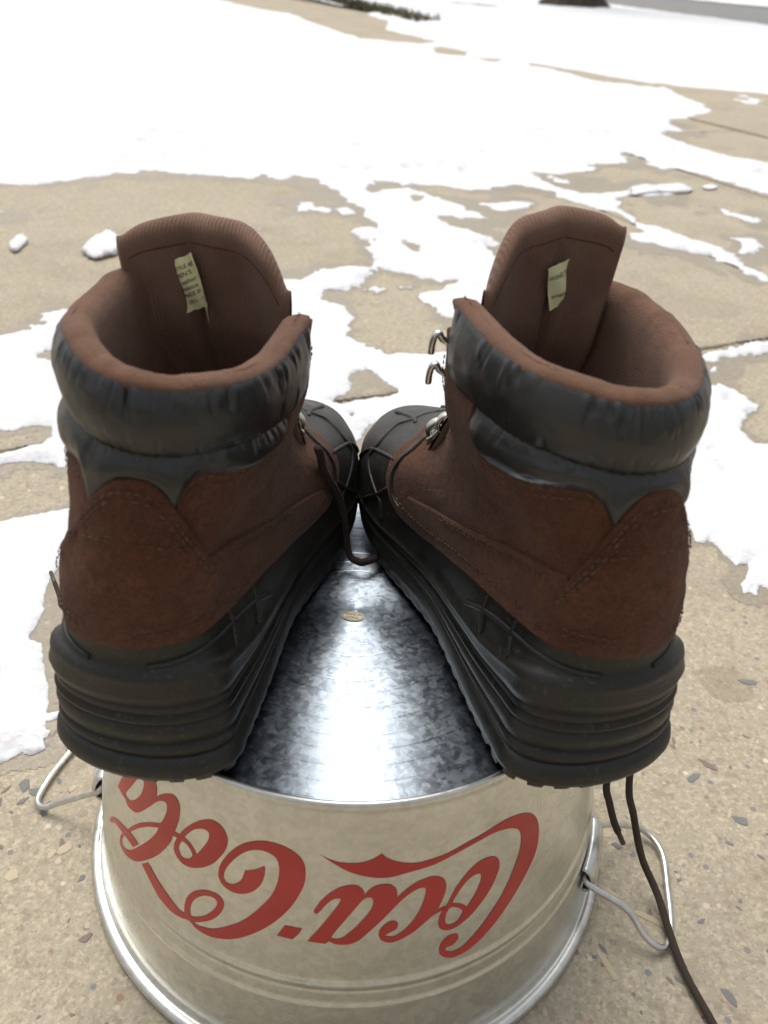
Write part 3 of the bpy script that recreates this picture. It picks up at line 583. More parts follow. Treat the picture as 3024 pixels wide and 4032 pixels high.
def build_snow():
    rows = 0.47 * np.exp(np.linspace(0, math.log(150.0), 1150)) - 0.5
    sc = np.linspace(-0.66, 0.66, 430)
    so = np.linspace(0.02, 0.9, 36) ** 1.3
    s = np.concatenate([-(0.66 + so)[::-1], sc, 0.66 + so])
    Y, S_ = np.meshgrid(rows, s, indexing='ij')
    X = 0.0145 + S_ * (Y + 0.5)
    f = np.full(X.shape, -1.0)
    rad = np.maximum(0.02, (Y + 0.4))
    for kind, poly in SNOW + [(0, ROADCUT)]:
        p = np.array(poly)
        span = max(np.ptp(p[:, 0]), np.ptp(p[:, 1]))
        mg = min(0.4, 0.05 + 0.5 * span)
        m = (X > p[:, 0].min() - mg) & (X < p[:, 0].max() + mg) & (Y > p[:, 1].min() - mg) & (Y < p[:, 1].max() + mg)
        if not m.any(): continue
        d = sdf(X[m], Y[m], poly)
        if kind == 1: f[m] = np.maximum(f[m], d)
        elif kind == 0: f[m] = np.minimum(f[m], -d)
        else:
            nn = fbm(X[m] * 14, Y[m] * 7, 4)
            f[m] = np.maximum(f[m], np.minimum(d, (nn - 0.52) * 0.2))
    # ragged edge, finer close by
    amp = np.interp(Y, [0, 0.5, 1.2, 2.2, 5, 20], [0.010, 0.014, 0.045, 0.05, 0.10, 0.25])
    fq = np.interp(Y, [0, 1, 2, 6, 20], [60, 38, 26, 9, 3])
    n1 = fbm(X * 34, Y * 26, 5, 2.1, 0.6); n2 = fbm(X * 9, Y * 7, 3)
    n3 = fbm(X * 4, Y * 3, 4)
    near = np.clip((6 - Y) / 4, 0, 1)
    nn = n1 * near + n3 * (1 - near)
    n4 = fbm(X * 120, Y * 70, 3, 2.2, 0.6)
    f = f + (nn - np.interp(Y, [.9, 1.1, 2.2, 2.6], [.52, .46, .46, .52])) * amp * 1.15 + (n2 - 0.5) * amp * 0.5 + (n4 - 0.5) * amp * 0.40 * np.clip((4 - Y) / 2, 0, 1)
    T = np.interp(Y, [0, 0.8, 1.6, 2.2, 3.2, 8], [0.009, 0.009, 0.009, 0.016, 0.040, 0.035])
    sg = np.interp(Y, [0, 1.6, 2.3, 6], [0.014, 0.026, 0.12, 0.25])
    h = T * (1 - np.exp(-np.maximum(f, 0) / sg))
    lump = fbm(X * 22, Y * 20, 4, 2.2, 0.55) - 0.5
    lumpb = fbm(X * 3.1, Y * 2.6, 4) - 0.5
    cov = np.clip(f / (sg * 1.2), 0, 1)
    h = h + cov * (lump * np.interp(Y, [0, 1.8, 2.3, 4, 8], [0.006, 0.006, 0.032, 0.014, 0.006]) + lumpb * np.interp(Y, [0, 2, 4, 9], [0.002, 0.02, 0.05, 0.03]))
    z = np.where(f > 0, np.maximum(h, 0.0004), -0.0005) + 0.0014
    keep = f > 0
    # pull the outermost ring of vertices onto the snow line so that the edge is not stepped
    fi, fj = np.gradient(f)
    g2 = fi * fi + fj * fj + 1e-12
    di = np.clip(-f * fi / g2, -.95, .95); dj = np.clip(-f * fj / g2, -.95, .95)
    Xi, Xj = np.gradient(X); Yi, Yj = np.gradient(Y)
    edge = f <= 0
    XS = np.where(edge, X + di * Xi + dj * Xj, X); YS = np.where(edge, Y + di * Yi + dj * Yj, Y)
    def sheet_from(keep, z, name, mat, X=X, Y=Y):
        fk = keep[:-1, :-1] | keep[1:, :-1] | keep[:-1, 1:] | keep[1:, 1:]
        m = X.shape[1]
        ii, jj = np.nonzero(fk)
        a = ii * m + jj
        faces = np.stack([a, a + 1, a + 1 + m, a + m], 1)
        used = np.unique(faces)
        remap = np.full(X.size, -1); remap[used] = np.arange(len(used))
        V = np.stack([X.ravel()[used], Y.ravel()[used], z.ravel()[used]], 1)
        F = remap[faces]
        me = bpy.data.meshes.new(name)
        me.vertices.add(len(V)); me.vertices.foreach_set('co', V.astype(np.float32).ravel())
        me.loops.add(F.size); me.loops.foreach_set('vertex_index', F.astype(np.int32).ravel())
        me.polygons.add(len(F)); me.polygons.foreach_set('loop_start', np.arange(0, F.size, 4, dtype=np.int32))
        me.update(calc_edges=True); me.validate()
        return link(name, me, mat)
    o = sheet_from(keep, z, 'snow_cover', MAT['snow'], XS, YS)
    tag(o, 'patchy melting white snow lying over the concrete paving and lawn', 'snow', kind='stuff')
    # film of melt water soaked into the paving along the snow edges
    wid = (n2 - 0.38) * np.interp(Y, [0, .6, 2, 4], [0.05, 0.07, 0.25, 0.3]) + (n1 - .5) * np.interp(Y, [0, .6, 2, 4], [0.02, 0.025, 0.06, 0.1])
    e1c = X * E1[0] + Y * E1[1]
    wet = (f <= 0) & (f > -np.maximum(wid, 0.002)) & (Y < 6.5) & (f > -.5)
    wet &= ~((np.abs(e1c - 1.322) < .02) | (np.abs(e1c - 1.925) < .03) | (np.abs(X * E2[0] + Y * E2[1] - .655) < .008)) & (e1c < 2.7)
    o = sheet_from(wet, np.full(X.shape, 0.0004), 'meltwater_film', MAT['wet'])
    tag(o, 'darker wet concrete soaked by melt water along the snow edges', 'wet concrete', kind='stuff')
build_snow()

def snow_lump(poly, h, label, seed):
    p = catmull(poly, 5, True)
    c = p.mean(0); p = p - c
    n = len(p)
    rs = np.random.RandomState(seed)
    V = []
    prof = [(1.0, 0.0), (1.04, 0.25), (0.99, 0.55), (0.85, 0.82), (0.6, 0.97), (0.3, 1.0)]
    for k, (r, zz) in enumerate(prof):
        for j in range(n):
            w = 1 + 0.22 * (rs.rand() - .5) * (k > 0)
            V.append((p[j, 0] * r * w, p[j, 1] * r * w, h * zz * (1 + 0.5 * (rs.rand() - .5) * (k > 1))))
    F = grid_faces(len(prof), n, True)
    V.append((0, 0, h)); t = (len(prof) - 1) * n
    for j in range(n): F.append((t + j, t + (j + 1) % n, len(V) - 1))
    o = link('snow_lump', mesh_np('snow_lump', V, F), MAT['snow'])
    o.location = (c[0], c[1], 0.003)
    tag(o, label, 'snow lump', 'loose lumps of snow on the bare concrete')
LL = ['small chunk of snow lying alone at the left edge on bare concrete',
      'rounded heap of snow just left of the left boot tongue',
      'long low ridge of snow on the concrete right of the right boot tongue',
      'small flat pat of snow beside the far right end of the long snow ridge']
for i, pl in enumerate(LUMPS):
    snow_lump(pl, (0.009, 0.013, 0.009, 0.005)[i], LL[i], 20 + i)

# ------------------------------------------------------------------ grass showing at the edge of the far walk
def grass_edge():
    rs = random.Random(5)
    V = []; F = []
    A = np.array((-1.75, 15.6)); B = np.array((0.10, 9.55))
    for k in range(1500):
        t = rs.random(); w = rs.uniform(-0.12, 0.16)
        c = A + (B - A) * t + np.array((0.95, 0.29)) * (w + 0.1)
        h = rs.uniform(0.05, 0.13); a = rs.uniform(0, 6.28); wd = 0.012
        dx, dy = math.cos(a) * wd, math.sin(a) * wd
        lx, ly = rs.uniform(-.05, .05), rs.uniform(-.05, .05)
        b = len(V)
        V += [(c[0] - dx, c[1] - dy, 0.0), (c[0] + dx, c[1] + dy, 0.0), (c[0] + lx, c[1] + ly, h)]
        F.append((b, b + 1, b + 2))
    o = link('grass_edge', mesh_np('grass_edge', V, F), MAT['grass'], smooth=False)
    tag(o, 'strip of dull green grass poking out beside the far walk', 'grass', kind='stuff')
grass_edge()

# ------------------------------------------------------------------ street tree (only its foot is in the picture)
def tree():
    root = empty('bare_tree', (2.72, 16.2, 0))
    tag(root, 'dark trunk foot with spreading roots ringed by snow near the street', 'tree')
    rs = random.Random(9)
    n, m = 30, 40
    P = np.zeros((n, m, 3))
    for i in range(n):
        z = -0.05 + 4.2 * (i / (n - 1)) ** 1.7
        for j in range(m):
            a = 2 * math.pi * j / m
            fl = math.exp(-max(z, 0) / 0.20)
            r = 0.40 - 0.035 * z + fl * (0.16 + 0.15 * max(0, math.cos(5 * a + 0.6)) ** 1.5 + 0.06 * math.cos(3 * a)) + 0.02 * math.sin(11 * a + z * 2)
            P[i, j] = (r * math.cos(a) + 0.03 * z, r * math.sin(a), z)
    link('trunk', grid_mesh('trunk', P, wrap=True), MAT['bark'], root)
    top = np.array((0.126, 0, 4.0))
    V, F = [], []
    def limb(p, d, L, r, dep):
        pts = [p]
        d = d / np.linalg.norm(d)
        for k in range(5):
            d = d + np.array([rs.uniform(-.18, .18), rs.uniform(-.18, .18), rs.uniform(-.05, .14)])
            d /= np.linalg.norm(d)
            pts.append(pts[-1] + d * L / 5)
        tube(pts, np.linspace(r, r * 0.55, 6), 7 if dep < 2 else 5, 1.0, V, F, caps=False)
        if dep < 4:
            for q in range(3 if dep < 3 else 2):
                i = rs.choice((2, 3, 4, 5))
                nd = d + np.array([rs.uniform(-.9, .9), rs.uniform(-.9, .9), rs.uniform(-.1, .7)])
                limb(pts[i], nd, L * rs.uniform(.55, .75), r * 0.52, dep + 1)
    for k in range(4):
        a = k * 1.57 + 0.4
        limb(top - np.array((0, 0, .4)), np.array((math.cos(a) * .8, math.sin(a) * .8, 1.1)), 2.6, 0.17, 0)
    link('branches', mesh_np('branches', V, F), MAT['bark'], root)
tree()

# ================================================================== BUCKET
HB = 0.2018
RW0, RW1 = 0.1492, 0.1775
def wallr(z): return RW0 + (RW1 - RW0) * (HB - z) / HB
bucket = empty('metal_bucket', (0, 0, 0))
tag(bucket, 'upside down galvanised metal bucket with red script lettering carrying the two boots', 'bucket')

def bucket_wall():
    pr = [(0.1448, HB - 0.0066), (0.1458, HB - 0.0058), (0.1464, HB - 0.0030), (0.1468, HB - 0.0008), (0.1480, HB), (0.1492, HB - 0.0004),
          (0.1499, HB - 0.0018), (0.1501, HB - 0.0045), (0.1498, HB - 0.0070), (wallr(HB - 0.0080) - 0.0002, HB - 0.0080)]
    zs = list(np.linspace(HB - 0.012, 0.085, 24))
    zs += list(np.linspace(0.084, 0.046, 58))
    zs += list(np.linspace(0.044, 0.020, 10))
    for z in zs:
        b = 0.0013 * math.exp(-((z - 0.0735) / 0.0022) ** 2) + 0.0011 * math.exp(-((z - 0.0560) / 0.0020) ** 2) - 0.0004 * math.exp(-((z - 0.0680) / 0.0012) ** 2)
        pr.append((wallr(z) + b, z))
    pr += [(0.1757, 0.0160), (0.1758, 0.0135), (0.1764, 0.0112), (0.1776, 0.0096)]
    for k in range(13):
        a = math.pi * 0.70 - k / 12 * math.pi * 1.30
        pr.append((0.1806 + 0.0042 * math.cos(a), 0.0046 + 0.0042 * math.sin(a)))
    link('wall', lathe('wall', pr, 200), MAT['galv'], bucket)
bucket_wall()

def base_disc():
    z0 = HB - 0.0066
    pr = [(0.0004, z0 + 0.0004)]
    r = 0.002
    gro = [0.031 + 0.010 * k for k in range(12)]
    rs = sorted(set([round(x, 5) for x in np.linspace(0.004, 0.1446, 60)] + [round(g + d, 5) for g in gro for d in (-0.0007, -0.0004, 0.0, 0.0004, 0.0007)]))
    for r in rs:
        dz = 0.0
        for g in gro:
            d = abs(r - g)
            if d < 0.0002: dz = (-0.00040 if round((g - .031) / .01) % 2 == 0 else -0.00020) * (.3 if g < .04 else 1)
        step = 0.00035 * (int((r - 0.031) / 0.020) % 2)
        pr.append((r, z0 + dz + 0.00005 * abs(((r - .031) / .01) % 2 - 1)))
    pr.append((0.1450, z0))
    link('base', lathe('base', pr[::-1], 200), MAT['disc'], bucket)
base_disc()

def corner_spline(pts, n=4):
    """closed smooth outline; a point given twice in a row is a sharp corner"""
    P, C = [], []
    for p in pts:
        if P and P[-1] == tuple(p): C[-1] = True
        else: P.append(tuple(p)); C.append(False)
    if P[0] == P[-1]: P.pop(); C.pop(); C[0] = True
    A = np.array(P, float); N = len(A); out = []
    for i in range(N):
        j = (i + 1) % N
        d = A[j] - A[i]
        t0 = d if C[i] else (A[j] - A[i - 1]) * .5
        t1 = d if C[j] else (A[(j + 1) % N] - A[i]) * .5
        for v in (t0, t1):
            l = np.linalg.norm(v); m = 1.3 * np.linalg.norm(d)
            if l > m: v *= m / l
        for k in range(n):
            t = k / n
            out.append((2*t**3 - 3*t*t + 1) * A[i] + (t**3 - 2*t*t + t) * t0 + (3*t*t - 2*t**3) * A[j] + (t**3 - t*t) * t1)
    return out

def flat_poly(contours, nsub=4):
    """fill a contour with holes; returns a bmesh in the flat plane"""
    bm = bmesh.new()
    loops = []
    for c in contours:
        q = corner_spline(c, nsub)
        keep = [q[0]]
        for p in q[1:]:
            if np.linalg.norm(p - keep[-1]) > 2e-2: keep.append(p)
        if np.linalg.norm(keep[0] - keep[-1]) < 2e-2: keep.pop()
        loops.append([Vector((p[0], p[1], 0)) for p in keep])
    edges = []
    for l in loops:
        vs = [bm.verts.new(v) for v in l]
        for i in range(len(vs)):
            edges.append(bm.edges.new((vs[i], vs[(i + 1) % len(vs)])))
    bmesh.ops.triangle_fill(bm, use_beauty=True, use_dissolve=False, edges=edges, normal=(0, 0, 1))
    return bm

def bend_letter(name, contours, parent, mat, label=None):
    cs = [[(a * 163.0, z * 1000) for a, z in c] for c in contours]     # millimetres
    bm = flat_poly(cs)
    xs = [v.co.x for v in bm.verts]
    x = min(xs)
    while x < max(xs):
        geom = list(bm.verts) + list(bm.edges) + list(bm.faces)
        bmesh.ops.bisect_plane(bm, geom=geom, dist=1e-4, plane_co=(x, 0, 0), plane_no=(1, 0, 0))
        x += 3.0
    for v in bm.verts:
        a = v.co.x / 163.0; z = v.co.y / 1000
        r = wallr(z) + 0.00018
        v.co = Vector((r * math.sin(a), -r * math.cos(a), z))
    bmesh.ops.recalc_face_normals(bm, faces=bm.faces)
    for f in bm.faces:
        c = f.calc_center_median()
        if f.normal.x * c.x + f.normal.y * c.y < 0: f.normal_flip()
    me = bpy.data.meshes.new(name); bm.to_mesh(me); bm.free()
    o = link(name, me, mat, parent)
    if label: o['label'] = label
    return o
for k, c in LETTERS.items():
    nm = 'hyphen' if k == 'hyphen' else 'script_letter'
    bend_letter(nm, c, bucket, MAT['red'])

def text_mesh(body, size=1.0):
    cu = bpy.data.curves.new('txt', 'FONT')
    cu.body = body; cu.size = size; cu.resolution_u = 2
    ob = bpy.data.objects.new('txt', cu); COL.objects.link(ob)
    dg = bpy.context.evaluated_depsgraph_get()
    me = bpy.data.meshes.new_from_object(ob.evaluated_get(dg))
    bpy.data.objects.remove(ob); bpy.data.curves.remove(cu)
    V = np.array([v.co[:] for v in me.vertices]).reshape(-1, 3)
    F = [tuple(p.vertices) for p in me.polygons]
    bpy.data.meshes.remove(me)
    return V, F

def sticker():
    zc = HB - 0.0066
    n = 40
    V = [(0.0072 * math.cos(2 * math.pi * k / n), 0.0046 * math.sin(2 * math.pi * k / n), 0) for k in range(n)]
    V = V + [(x, y, 0.0002) for x, y, z in V]
    F = [tuple(range(n, 2 * n))] + [(k, (k + 1) % n, n + (k + 1) % n, n + k) for k in range(n)]
    s = link('sticker', mesh_np('sticker', V, F), MAT['sticker'], bucket, smooth=False)
    s.location = (-0.0015, -0.006, zc + 0.00045)
    s.rotation_euler = (0, 0, R_(-8))
    VV, FF = [], []
    for row, (t, y) in enumerate((('MADE IN', 0.0006), ('CHINA', -0.0024))):
        v, f = text_mesh(t, 0.0026)
        v = v.copy(); v[:, 0] -= (v[:, 0].max() + v[:, 0].min()) / 2; v[:, 1] += y; v[:, 2] = 0.0003
        b = len(VV); VV += list(v); FF += [tuple(i + b for i in q) for q in f]
    # thin printed ring
    ring = []
    b = len(VV)
    for k in range(n):
        a = 2 * math.pi * k / n
        VV.append((0.0066 * math.cos(a), 0.0041 * math.sin(a), 0.0003)); VV.append((0.0063 * math.cos(a), 0.0038 * math.sin(a), 0.0003))
    for k in range(n):
        a0 = b + 2 * k; a1 = b + 2 * ((k + 1) % n)
        FF.append((a0, a1, a1 + 1, a0 + 1))
    link('print', mesh_np('print', VV, FF), MAT['print'], s, smooth=False)
sticker()

def cyl(ang, r, z):
    return np.array((r * math.sin(ang), -r * math.cos(ang), z))
def handle(a0, a1, zc, outer, label):
    # sheet ear wrapped over the wire
    n, m = 18, 12
    P = np.zeros((n, m, 3))
    for i in range(n):
        a = a0 + (a1 - a0) * i / (n - 1)
        e = min(1, min(i, n - 1 - i) / 2.0 + 0.75)
        for j in range(m):
            t = math.pi * (j / (m - 1))
            dz = 0.0105 * math.cos(t); dr = 0.0085 * math.sin(t) ** 0.8 * e
            P[i, j] = cyl(a, wallr(zc + dz) + 0.0008 + dr, zc + dz)
    h = empty('handle', (0, 0, 0)); h.parent = bucket
    h['label'] = label
    me = grid_mesh('ear', P)
    o = link('ear', me, MAT['wire'], h)
    md = o.modifiers.new('t', 'SOLIDIFY'); md.thickness = 0.0012
    p0 = cyl(a0, wallr(zc) + 0.0045, zc); p1 = cyl(a1, wallr(zc) + 0.0045, zc)
    pm0 = cyl(a0 + (a1 - a0) * .3, wallr(zc) + 0.0045, zc); pm1 = cyl(a0 + (a1 - a0) * .7, wallr(zc) + 0.0045, zc)
    path = [pm0, p0] + [np.array(q) for q in outer] + [p1, pm1]
    tube_obj('wire', catmull(path, 7), 0.0023, MAT['wire'], h, 10)
handle(R_(65), R_(80), 0.037, [(0.186, -0.0845, 0.026), (0.199, -0.0945, 0.012), (0.212, -0.0975, 0.0045), (0.2205, -0.084, 0.003), (0.2262, -0.052, 0.003), (0.2282, -0.026, 0.005), (0.2185, -0.011, 0.008), (0.200, -0.016, 0.020)], 'wire drop handle on the right side of the bucket')
handle(R_(-81), R_(-97), 0.044, [(-0.190, -0.021, 0.028), (-0.210, -0.017, 0.014), (-0.224, -0.016, 0.006), (-0.2315, -0.008, 0.004), (-0.230, 0.012, 0.004), (-0.2235, 0.036, 0.004), (-0.217, 0.052, 0.006), (-0.203, 0.050, 0.020)], 'wire drop handle on the left side of the bucket')

# ================================================================== BOOTS
# boot surface: u in [-1,1] (0 = heel back, +-1 = toe front, + = inner side), z = height
ZT = [.000, .010, .020, .035, .050, .062, .072, .082, .092, .105, .120, .135, .150, .165, .180, .200, .215]
Y0 = [.006, .002, .003, .004, .003, .003, .006, .006, .004, .002, .002, .004, .007, .009, .010, .010, .010]
Y1 = [.290, .306, .314, .318, .313, .302, .284, .256, .226, .200, .183, .172, .165, .160, .156, .152, .150]
BW = [[.044, .042, .037, .048, .042], [.044, .042, .038, .051, .046], [.044, .042, .038, .051, .047], [.043, .041, .038, .049, .047],
      [.043, .041, .037, .047, .046], [.042, .040, .038, .046, .044], [.037, .037, .039, .043, .040], [.032, .035, .038, .041, .037],
      [.031, .034, .038, .039, .035], [.030, .033, .038, .037, .032], [.029, .033, .039, .038, .032], [.030, .035, .041, .040, .034],
      [.031, .038, .043, .043, .038], [.033, .040, .045, .046, .042], [.034, .039, .044, .046, .045], [.034, .039, .044, .046, .045], [.034, .039, .044, .046, .045]]
ET = [.06, .25, .45, .70, .92]
CX = [-.003, -.002, .000, .003, .002]
ZR = [0, .06, .1, .15, .22]; RH = [.023, .025, .032, .042, .048]; RF = [.075, .075, .065, .055, .045]
LX = [0] * 8 + [.000, .001, .003, .006, .009, .012, .014, .016, .017]
_zg = np.linspace(0, .24, 481)
def _sm(t):
    g = np.interp(_zg, ZT, t); k = np.exp(-.5 * (np.arange(-12, 13) / 5.) ** 2); k /= k.sum()
    return np.convolve(np.pad(g, 12, 'edge'), k, 'valid')
_y0, _y1, _lx = _sm(Y0), _sm(Y1), _sm(LX)
_B = [_sm([r[i] for r in BW]) for i in range(5)]
_eg = np.linspace(-.1, 1.1, 241)
def _esm(v):
    g = np.interp(_eg, ET, v); k = np.exp(-.5 * (np.arange(-24, 25) / 10.) ** 2); k /= k.sum()
    return np.convolve(np.pad(g, 24, 'edge'), k, 'valid')
_M = np.array([_esm(np.eye(5)[i]) for i in range(5)])
_cx = _esm(CX)
def surf(u, z, off=0., lean=1., want_n=False):
    u = np.asarray(u, float); z = np.asarray(z, float)
    u, z = np.broadcast_arrays(u, z)
    def raw(u, z):
        t = np.abs(u); eta = (1 - np.cos(np.pi * np.clip(t, 0, 1))) / 2
        y0 = np.interp(z, _zg, _y0); y1 = np.interp(z, _zg, _y1)
        w = sum(np.interp(eta, _eg, _M[i]) * np.interp(z, _zg, _B[i]) for i in range(5))
        L = y1 - y0; d0 = L * eta; d1 = L * (1 - eta)
        rh = np.interp(z, ZR, RH); rf = np.interp(z, ZR, RF)
        f = lambda d, r: np.sqrt(np.maximum(1 - np.maximum(1 - d / r, 0) ** 2, 0))
        x = np.sign(u) * w * f(d0, rh) * f(d1, rf)
        kz = np.clip((.12 - z) / .06, 0, 1)
        x = x + np.interp(eta, _eg, _cx) * kz + np.interp(z, _zg, _lx) * lean * (1 - np.where(u > 0, .55, .85) * eta)
        return np.stack([x, y0 + L * eta, z], -1)
    P = raw(u, z)
    e = 3e-3
    um = np.where(np.abs(u) > 1 - e, np.sign(u) * (1 - e), u)
    um = np.where(np.abs(um) < 1e-9, 1e-9, um)
    du = raw(um + e, z) - raw(um - e, z)
    dz = raw(um, z + 8e-4) - raw(um, z - 8e-4)
    n = np.cross(du, dz)
    n = n / (np.linalg.norm(n, axis=-1, keepdims=True) + 1e-12)
    n = np.where((np.abs(u) > 1 - 2 * e)[..., None], n * np.array([0., 1, 1]), n)
    n = n / (np.linalg.norm(n, axis=-1, keepdims=True) + 1e-12)
    off = np.broadcast_to(np.asarray(off, float), P.shape[:-1])
    P = P + n * off[..., None]
    return (P, n) if want_n else P

def ip(x, tab, w=.012):
    a = np.array(tab); x = np.abs(x)
    f = lambda q: np.interp(np.abs(q), a[:, 0], a[:, 1])
    if tab is T_LEA: w = .004
    return (f(x - w) + 2 * f(x - w / 2) + 2 * f(x) + 2 * f(x + w / 2) + f(x + w)) / 8
T_LIP = [(0, .0705), (.1, .070), (.16, .068), (.21, .063), (.3, .050), (.375, .0435), (.455, .0365), (.52, .032), (.6, .028), (.7, .026), (.85, .026), (1, .027)]
T_RUB = [(0, .0915), (.1, .0905), (.16, .0885), (.21, .087), (.3, .081), (.37, .076), (.43, .069), (.5, .0580), (.55, .0550), (.58, .058), (.605, .066), (.65, .078), (.70, .087), (.78, .097), (.9, .101), (1, .102)]
T_LEA = [(0, .150), (.085, .150), (.112, .1535), (.125, .160), (.14, .1655), (.165, .1695), (.2, .1695), (.25, .166), (.33, .161), (.42, .157), (.47, .157), (.482, .162), (.49, .180), (.50, .190), (.6, .198), (.645, .1985), (.665, .195), (.70, .172), (.76, .142), (.82, .124), (.88, .117), (.95, .113), (1, .112)]
T_CTR = [(0, .1690), (.03, .1685), (.05, .1672), (.07, .1645), (.1, .1585), (.13, .1505), (.165, .141), (.21, .128), (.24, .115), (.255, .100), (.258, .094)]
T_QSE = [(.20, .124), (.28, .121), (.36, .114), (.43, .104), (.50, .088), (.56, .070)]
BOOT = {'L': dict(pos=(-.0970, -.145), ang=9.7, m=1, lean=1.0, tilt=-.022, seam=.1800, top=.2075, tz=0.0, du=.025, lat=-.005),
        'R': dict(pos=(.127, -.134), ang=-19.0, m=-1, lean=.75, tilt=.004, seam=.1765, top=.2055, tz=.009, du=-.025, lat=.004)}

def build_boot(which, label):
    B = BOOT[which]; m = B['m']; lean = B['lean']
    du_ = B['du']
    def ctr(u): return ip(np.asarray(u) - du_, T_CTR)
    def lea(u):
        u = np.asarray(u, float)
        return ip(u - du_ * .8 * np.exp(-(u / .22) ** 4), T_LEA)
    rs = np.random.RandomState(5 if which == 'L' else 12)
    root = empty('winter_boot', (B['pos'][0], B['pos'][1], HB), -R_(B['ang']))
    tag(root, label, 'boot', 'pair of winter boots on the bucket')
    ca, sa = math.cos(R_(B['ang'])), math.sin(R_(B['ang']))
    def w2l(p):
        p = np.array(p, float)
        dx, dy = p[..., 0] - B['pos'][0], p[..., 1] - B['pos'][1]
        return np.stack([(ca * dx - sa * dy), (sa * dx + ca * dy), p[..., 2] - HB], -1)
    def mir(P):
        P = np.array(P, float).copy(); P[..., 0] *= m
        return P
    def addgrid(name, P, mat, parent=root, wrap=False):
        return link(name, grid_mesh(name, mir(P), wrap, flip=(m < 0)), mat, parent)
    def addvf(name, V, F, mat, parent=root):
        F = [f[::-1] for f in F] if m < 0 else F
        return link(name, mesh_np(name, mir(np.array(V)), F), mat, parent)
    S = lambda u, z, off=0., wn=False: surf(u, z, off, lean, wn)

    # --- outsole with lugs
    N = 420
    u = -1 + 2 * np.arange(N) / N
    arc = np.cumsum(np.linalg.norm(np.diff(np.vstack([S(u, .004 + 0 * u), S(u[:1], .004 + 0 * u[:1])]), axis=0), axis=1))
    lug = ((arc / .0125) % 1.0 < .62).astype(float)
    rows = []
    for z, o, lu in ((.0000, -.002, 1), (.0000, .0020, 1), (.0035, .0028, 1), (.0075, .0034, 1), (.0078, .0042, 0), (.0105, .0046, 0), (.0150, .0036, 0), (.0185, .0014, 0), (.0190, -.003, 0)):
        off = o * np.interp(np.abs(u), [0, .3, .5, 1], [1, .8, .3, .3]) - (1 - lug) * .0035 * lu * np.interp(np.abs(u), [0, .16, .24, 1], [1, 1, .12, .12])
        zz = z + (1 - lug) * .0040 * (1 if z == 0 else 0) * np.interp(np.abs(u), [0, .16, .24, 1], [1, 1, .1, .1])
        rows.append(S(u, zz, off))
    P = np.array(rows)
    V = list(P.reshape(-1, 3)); F = grid_faces(len(rows), N, True)
    half = N // 2      # u index of 0 is N/2; pair i <-> N-i
    for i in range(1, half):
        a, b = half + i, half - i
        a2, b2 = (half + i + 1) % N, half - i - 1
        F.append((a2, a, b, b2))
    sole = addvf('outsole', V, F, MAT['rubber'])

    # --- rubber shell
    N = 360
    u = -1 + 2 * np.arange(N) / N
    lip = ip(u, T_LIP); top = ip(u, T_RUB)
    prof = [(.20, -.002), (.25, .0008), (.30, .0020), (.345, .0018), (.365, -.0010), (.385, .0016), (.46, .0026), (.535, .0018), (.555, -.0008), (.575, .0020), (.605, .0020), (.625, -.0004),
            (.64, .0004), (.71, .0004), (.725, -.0010), (.745, .0012), (.83, .0026), (.905, .0018), (.925, .0028), (.96, .0034), (.99, .0031), (1.01, .0018)]
    hs = np.interp(np.abs(u), [0, .35, .55, 1], [1.0, .8, .5, .45])
    rows = []
    for fr, o in prof:
        rows.append(S(u, .016 + (lip - .016) * (fr - .2) / .8, o * hs))
    for v, o in ((.06, .0008), (.12, .0004), (.3, .0006), (.5, .0008), (.7, .0008), (.88, .0008), (.95, .0016), (.985, .0030), (1.0, .0030), (1.004, .0016), (.99, -.0015)):
        rows.append(S(u, lip + .0008 + (top - lip) * v, o))
    shell = addgrid('rubber_shell', np.array(rows), MAT['rubber'], wrap=True)
    # moulded ribs
    ribs = [[(.363, .053), (.325, .063), (.270, .0695), (.185, .0745), (.123, .0745), (.052, .0735)],
            [(.268, .0845), (.25, .072), (.228, .061)], [(.335, .0775), (.322, .063), (.308, .052)],
            [(1.0, .0868), (.878, .0845), (.822, .079), (.770, .0748), (.730, .070), (.710, .064), (.698, .059), (.670, .053), (.638, .048), (.622, .0455), (.605, .043), (.595, .033)],
            [(.742, .046), (.715, .064), (.693, .070), (.668, .0775)], [(.663, .030), (.622, .0455), (.602, .060)],
            [(.900, .072), (.885, .0835), (.86, .0868)]]
    for side in (1, -1):
        for rb in ribs:
            q = catmull(rb, 6)
            P = S(side * q[:, 0], q[:, 1], .0006)
            V, F = tube(P, .0015, 6)
            addvf('rib', V, F, MAT['rubber'], shell)
    # --- leather upper
    N = 300
    u = np.linspace(-1, 1, N)
    lo = ip(u, T_RUB) - .006; hi = lea(u)
    rows = []
    for v in np.linspace(0, 1, 30):
        z = lo + (hi - lo) * v
        w = .0013 * (fbm(u * 6 + 3, z * 60 + v, 3) - .5) * 2 + .0005 * (fbm(u * 60, z * 500, 2) - .5)
        for (zc_, sl_, dp_) in ((.128, .02, .0011), (.118, -.03, .0008), (.139, .01, .0007)):
            w = w - dp_ * np.exp(-((z - zc_ - sl_ * (np.abs(u) - .4) - .003 * np.sin(u * 23)) / .0022) ** 2) * np.exp(-((np.abs(u) - .47) / .16) ** 2)
        w = w * np.clip((z - lo) / .01, 0, 1)
        rows.append(S(u, z, .0016 + w))
    rows.append(S(u, hi + .0004, .0008)); rows.append(S(u, hi, -.0012)); rows.append(S(u, hi - .012, -.0018))
    addgrid('leather_upper', np.array(rows), MAT['suede'])
